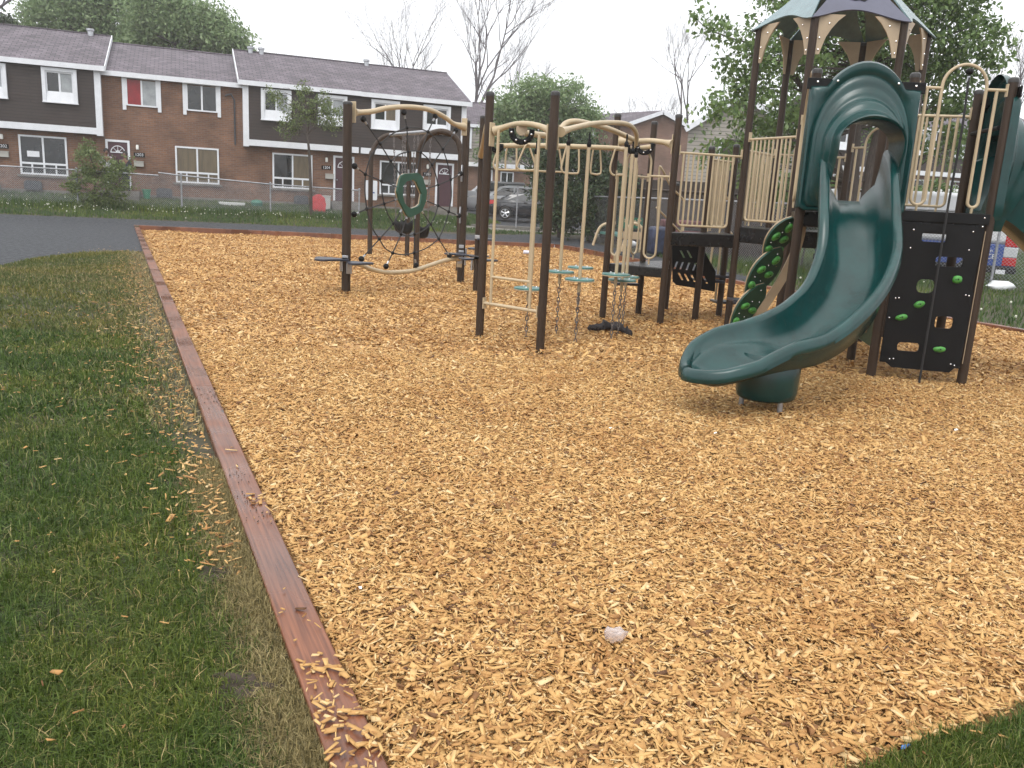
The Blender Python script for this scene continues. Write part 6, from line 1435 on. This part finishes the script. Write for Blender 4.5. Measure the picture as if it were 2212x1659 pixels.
def sx3(t, P):
    MB().box(P(3.55, 0, 1.55), (2.25, 1.72, 0.62)).build('bed_cap', mat('dark_cap', (0.03, 0.035, 0.04), 0.35), t, bevel=0.12)
    MB().box(P(1.75, -0.98, 1.20), (0.18, 0.10, 0.14)).build('side_mirror', BLK, t)
car('grey pickup with dark cap over its bed, behind the other two cars', s3, 0.03, [(0.0, 0.45, 0.95, 0.97, .9, .9), (0.2, 0.35, 1.10, 1.12, .9, .97), (1.3, 0.33, 1.18, 1.2, .85, 1), (1.9, 0.33, 1.20, 1.75, .78, 1), (2.35, 0.33, 1.20, 1.80, .78, 1), (2.42, 0.33, 1.20, 1.25, .95, 1), (4.8, 0.35, 1.22, 1.24, .95, 1)],
    1.95, GRP, ((0.95, 0.4), (3.95, 0.4)), [[(1.55, 1.24, .94), (1.98, 1.66, .80), (2.28, 1.70, .78), (2.28, 1.24, .95)]], extra=sx3, name='pickup_truck', cat='truck')
# van behind the right hand fence
VW = mat('van_white', (0.62, 0.63, 0.65), 0.3, coat=0.4); VB = mat('van_blue', (0.015, 0.055, 0.26), 0.3, coat=0.4)
vc = at(2194, 560, 22.0); vang = rad(-28); vu = V(math.cos(vang), math.sin(vang), 0); vv_ = V(-math.sin(vang), math.cos(vang), 0)   # vu: along the side towards its rear; vv_: away
van = thing('delivery_van', (vc[0], vc[1], 0), 'white and blue van with tall red tail lamp behind the chain link fence', 'van')
def VP(a, w, z): return V(vc[0], vc[1], 0) + vu * a + vv_ * w + V(0, 0, z)
def vbox(a0, a1, w0, w1, z0, z1, m, nm, bv=0.05, par=None):
    MB().box(VP((a0 + a1) / 2, (w0 + w1) / 2, (z0 + z1) / 2), (a1 - a0, w1 - w0, z1 - z0), axes=(vu, vv_, V(0, 0, 1))).build(nm, m, par or van, bevel=bv)
zc_ = at(2180, 528, 22.9)[2]; zb_ = at(2180, 574, 22.9)[2]
vbox(-5.0, 0, 0, 1.95, zc_, 2.35, VW, 'body', 0.10); vbox(-5.003, 0.003, -0.003, 1.953, zb_, zc_ - 0.002, VB, 'blue_band', 0.02); vbox(-5.05, 0.06, -0.02, 1.97, 0.32, zb_ - 0.002, BLK, 'bumper', 0.05)
lz = [at(2185, y, 22.9)[2] for y in (502, 533, 555, 573)]
for (z1, z0, m, nm) in ((lz[0], lz[1], REDL, 'tail_lamp'), (lz[1], lz[2] , LAMPG, 'reverse_lamp'), (lz[2], lz[3], REDL, 'tail_lamp')):
    vbox(-0.30, 0.02, -0.022, 0.22, z0 + 0.002, z1 - 0.002, m, nm, 0.02)
textobj('eam', 0.13, VP(-0.66, -0.02, at(2160, 541, 22.9)[2]), vu, (0, 0, 1), WHITE, 'lettering', van)
textobj('CE', 0.18, VP(-0.58, -0.02, at(2160, 552, 22.9)[2] - 0.02), vu, (0, 0, 1), WHITE, 'lettering', van)
MB().box(VP(-0.30, -0.03, zb_ - 0.14), (0.22, 0.01, 0.11), axes=(vu, vv_, V(0, 0, 1))).build('reflector', WHITE, van)
for a in (-1.0, -4.1): MB().lathe(VP(a, -0.01, 0.36), [(0.2, 0), (0.34, 0), (0.36, 0.05), (0.36, 0.2), (0.2, 0.22)], 20, axis=vv_).build('wheel', TYRE, van)

# ------------------------------------------------------------------ odds and ends in the yards
def yard(u, s, z=0.0): p = fpt(u, s); return V(p[0], p[1], ground(p[0], p[1]) + z)
p = yard(-8.05, 0.5); tag(MB().lathe(p, [(0.12, 0), (0.17, 0.36), (0.19, 0.38), (0.19, 0.42), (0.16, 0.42)], 16).build('green_bin', mat('bin_green', (0.015, 0.22, 0.11), 0.4)), 'small bright green bin against the brick wall right of the shrub', 'bin')
p = fx(686, 441, 2.5); p[2] = ground(p[0], p[1])
tag(MB().prism([(-.33, 0), (.33, 0), (.36, .35), (.30, .62), (.1, .78), (-.1, .76), (-.30, .60), (-.35, .3)], p, FU, (0.0, 0.1, 1), 0.10).build('toy_sled', mat('toy_red', (0.55, 0.025, 0.03), 0.4, var=0.15), bevel=0.03), 'bright red plastic sled leaning up beside the young tree', 'sled')
p = fx(703, 431, 1.2); p[2] = ground(p[0], p[1])
tag(MB().box(p + V(0, 0, 0.28), (0.40, 0.36, 0.56), FA).box(p + V(0, 0, 0.585), (0.44, 0.4, 0.05), FA).build('storage_tub', mat('tub_white', (0.5, 0.5, 0.47), 0.5), bevel=0.02), 'pale grey tub on the doorstep side of the dark sided house', 'container')
p = yard(-3.55, 1.3); tag(MB().lathe(p, [(0.22, 0), (0.26, 0.16), (0.2, 0.26), (0.06, 0.30)], 14).build('turtle_toy', mat('toy_teal', (0.03, 0.16, 0.11), 0.5)), 'low teal plastic toy lid near the house corner left of the young tree', 'toy')
p = yard(-4.6, 1.4); tag(MB().prism([(-.5, 0), (.5, 0), (.56, .14), (-.56, .14)], p, FU, (0, 0, 1), 0.28).build('planter_tray', mat('tray_white', (0.55, 0.56, 0.55), 0.5), bevel=0.02), 'long white planter tray on the lawn by the house corner', 'planter')
p = fx(802, 411, 3.2); o_ = V(p[0], p[1], p[2])
nb_ = thing('notice_board', (p[0], p[1], ground(p[0], p[1])), 'white notice board with a small blue mark beside the swing frame leg', 'sign')
MB().prism(rrect(-.26, -.42, .26, .42, 0.06), o_, FU, (0, 0, 1), 0.03).build('panel', WHITE, nb_); MB().box(o_ - FN * 0.02 + FU * 0.05 + V(0, 0, -0.1), (0.2, 0.01, 0.05), FA).box(o_ - FN * 0.02 + V(0, 0, 0.05), (0.1, 0.01, 0.12), FA).build('blue_mark', VB, nb_)
MB().tube([V(p[0], p[1] + 0.04, ground(p[0], p[1]) - 0.1), V(p[0], p[1] + 0.04, p[2] + 0.3)], 0.03, 8).build('sign_post', GALV, nb_)
dk = MB()
tarp = at(1432, 470, 27.5); tag(MB().box((tarp[0], tarp[1], 0.5), (0.8, 0.6, 0.9), 0.3).build('covered_stack', mat('blue_tarp', (0.022, 0.030, 0.065), 0.5, var=0.5, vscale=5, bump=1, bscale=6), bevel=0.12), 'stack under a blue tarpaulin behind the fence left of the railing', 'tarpaulin')
tarp = at(1480, 470, 29.0); tag(MB().box((tarp[0], tarp[1], 1.05), (1.6, 0.5, 0.25), 0.1).box((tarp[0], tarp[1], 0.62), (1.5, 0.45, 0.42), 0.1).build('red_cart', mat('cart_red', (0.13, 0.03, 0.033), 0.4, var=0.3), bevel=0.05), 'dull red cart behind the fence, seen through the railing bars', 'cart')
for i, (x, y, Y) in enumerate(((1347, 526, 27.0), (1362, 527, 27.0))):
    p = at(x, y, Y); p[2] = max(p[2], ground(p[0], p[1]) + 0.1)
    b = MB().ball(p, 0.17, 10, sq=(1.2, 1, 0.7), wob=0.25); tag(b.build('plastic_bag', mat('bag_white', (0.6, 0.62, 0.63), 0.4), smooth=60), ['left of two white plastic bags in the grass under the picnic table', 'right of two white plastic bags in the grass under the picnic table'][i], 'bag', 'white bags under the picnic table')
p = at(2157, 630, 20.2); p[2] = 0.12; tag(MB().ball(p, 0.22, 12, sq=(1.5, 1, 0.6), wob=0.2).build('plastic_bag', mat('bag_white', (0.6, 0.62, 0.63), 0.4), smooth=60), 'white plastic bag lying in the grass at the foot of the right fence post', 'bag')
sp_ = at(1117, 440, 37.6); sp_[2] = ground(sp_[0], sp_[1])
tag(MB().box(sp_ + V(0, 0, 0.95), (0.06, 0.05, 1.75)).build('sign_post', GALV), 'thin grey metal post standing in front of the black sedan', 'post')

# ------------------------------------------------------------------ two people at the plum door
SKIN = mat('skin_brown', (0.17, 0.085, 0.055), 0.55); HAIR = mat('dark_hair', (0.012, 0.009, 0.008), 0.6)
def skinmesh(name, verts, edges, m, parent, sub=2):
    me = bpy.data.meshes.new(name); me.from_pydata([tuple(v[0]) for v in verts], edges, []); ob = bpy.data.objects.new(name, me); col.objects.link(ob)
    sk = ob.modifiers.new('skin', 'SKIN'); sk.use_smooth_shade = True; me.skin_vertices.new() if not me.skin_vertices else None
    for i, v in enumerate(verts):
        r_ = v[1] if isinstance(v[1], tuple) else (v[1], v[1]); me.skin_vertices[0].data[i].radius = r_
    me.skin_vertices[0].data[0].use_root = True
    ss = ob.modifiers.new('sub', 'SUBSURF'); ss.levels = sub; ss.render_levels = sub; me.materials.append(m); ob.parent = parent; return ob
def person(loc, face, label, top, pants, arm):
    t = thing('person', tuple(loc), label, 'person'); t.rotation_euler = (0, 0, face)
    J = dict(pel=(0, 0, .92), wai=(0, 0, 1.05), che=(0, 0, 1.26), nec=(0, 0, 1.42), hd0=(0, -.015, 1.50), hd1=(0, -.02, 1.60), hd2=(0, -.01, 1.66), hL=(.09, 0, .87), kL=(.10, -.02, .48), aL=(.10, .02, .09), tL=(.10, -.12, .03), hR=(-.09, 0, .87), kR=(-.10, -.02, .48), aR=(-.10, .02, .09), tR=(-.10, -.12, .03),
             sL=(.17, 0, 1.36), eL=arm[0], wL=arm[1], sR=(-.17, 0, 1.36), eR=arm[2], wR=arm[3])
    rad_ = dict(pel=(.14, .10), wai=(.125, .09), che=(.15, .10), nec=.05, hd0=(.065, .08), hd1=(.075, .09), hd2=(.06, .07), hL=.085, kL=.055, aL=.037, tL=.035, hR=.085, kR=.055, aR=.037, tR=.035, sL=.055, eL=.04, wL=.028, sR=.055, eR=.04, wR=.028)
    ks = list(J); E_l = [('pel', 'wai'), ('wai', 'che'), ('che', 'nec'), ('nec', 'hd0'), ('hd0', 'hd1'), ('hd1', 'hd2'), ('pel', 'hL'), ('hL', 'kL'), ('kL', 'aL'), ('aL', 'tL'), ('pel', 'hR'), ('hR', 'kR'), ('kR', 'aR'), ('aR', 'tR'), ('che', 'sL'), ('sL', 'eL'), ('eL', 'wL'), ('che', 'sR'), ('sR', 'eR'), ('eR', 'wR')]
    vs = [(J[k], rad_[k]) for k in ks]; ed = [(ks.index(a), ks.index(b)) for a, b in E_l]
    for s in ('L', 'R'):                                 # palm, four fingers and a thumb
        w, e_ = V(*J['w' + s]), V(*J['e' + s]); d = (w - e_) / np.linalg.norm(w - e_); sd_ = np.cross(d, V(0, 1, 0)); sd_ /= np.linalg.norm(sd_); wi = ks.index('w' + s)
        vs.append((tuple(w + d * .06), (.034, .016))); pi_ = len(vs) - 1; ed.append((wi, pi_))
        for k, L in zip((-1.5, -.5, .5, 1.5), (.055, .07, .075, .062)):
            a = w + d * .085 + sd_ * k * .018; vs.append((tuple(a), .009)); ed.append((pi_, len(vs) - 1)); vs.append((tuple(a + d * L * .6 + V(0, -.01, 0)), .008)); ed.append((len(vs) - 2, len(vs) - 1)); vs.append((tuple(a + d * L + V(0, -.025, 0)), .007)); ed.append((len(vs) - 2, len(vs) - 1))
        vs.append((tuple(w + d * .035 + sd_ * .04 + V(0, -.015, 0)), .010)); ed.append((wi, len(vs) - 1)); vs.append((tuple(w + d * .075 + sd_ * .055 + V(0, -.025, 0)), .008)); ed.append((len(vs) - 2, len(vs) - 1))
    body = skinmesh('body', vs, ed, SKIN, t)
    def part(nm, sel, g, m, extra_end=None):
        k2 = [k for k in sel]; v2 = [(J[k], tuple(x * g for x in rad_[k]) if isinstance(rad_[k], tuple) else rad_[k] * g) for k in k2]; e2 = [(k2.index(a), k2.index(b)) for a, b in E_l if a in k2 and b in k2]; skinmesh(nm, v2, e2, m, t)
    part('shirt', ['wai', 'pel', 'che', 'sL', 'eL', 'sR', 'eR'], 1.22, top); part('trousers', ['pel', 'hL', 'kL', 'aL', 'hR', 'kR', 'aR'], 1.16, pants)
    ORG[t.name] = V(0, 0, 0)
    MB().ball((0, 0.025, 1.635), 0.112, 14, sq=(0.95, 1.0, 1.0), wob=0.06).build('hair', HAIR, t)
    f = MB(); f.ball((0, -0.105, 1.575), 0.016, 8, sq=(.8, 1.1, 1.3)); f.build('nose', SKIN, t)
    for s in (-1, 1): MB().ball((0.032 * s, -0.095, 1.60), 0.011, 8).build('eye', BLK, t); MB().ball((0.088 * s, 0.0, 1.585), 0.025, 8, sq=(.4, .8, 1.2)).build('ear', SKIN, t)
    MB().ball((0, -0.098, 1.535), 0.022, 8, sq=(1.2, .4, .35)).build('mouth', mat('lips', (0.12, 0.035, 0.03), 0.5), t)
    return t
pa_ = fx(231, 361, 1.0); pa_[2] = 1.02
person(pa_, FA + 0.3, 'person with dark hair in a pale grey shirt at the plum door', mat('pale_shirt', (0.42, 0.42, 0.43), 0.85), mat('grey_trousers', (0.06, 0.065, 0.08), 0.85), ((.30, -.02, 1.14), (.20, -.18, 1.27), (-.27, 0, 1.10), (-.26, -.10, .86)))
pb_2 = fx(271, 361, 1.0); pb_2[2] = 0.95
person(pb_2, FA - 0.4, 'person in dark navy clothes half hidden by the shrub at the door', mat('navy_jacket', (0.018, 0.020, 0.032), 0.8), mat('navy_trousers', (0.015, 0.016, 0.022), 0.85), ((.26, 0, 1.10), (.25, -.08, .86), (-.26, 0, 1.10), (-.25, -.08, .86)))

# ------------------------------------------------------------------ rain-laden air
hz = MB().box((10, 150, 20.5), (340, 380, 45))
hm = bpy.data.materials.new('rainy_air'); hm.use_nodes = True; n = hm.node_tree.nodes; n.clear()
pv = n.new('ShaderNodeVolumePrincipled'); pv.inputs['Color'].default_value = (1, 1, 1, 1); pv.inputs['Density'].default_value = 0.0010; pv.inputs['Anisotropy'].default_value = 0.2
hm.node_tree.links.new(pv.outputs[0], n.new('ShaderNodeOutputMaterial').inputs['Volume'])
tag(hz.build('haze', hm, smooth=0), kind='stuff', label='thin rainy haze filling the air', cat='haze')
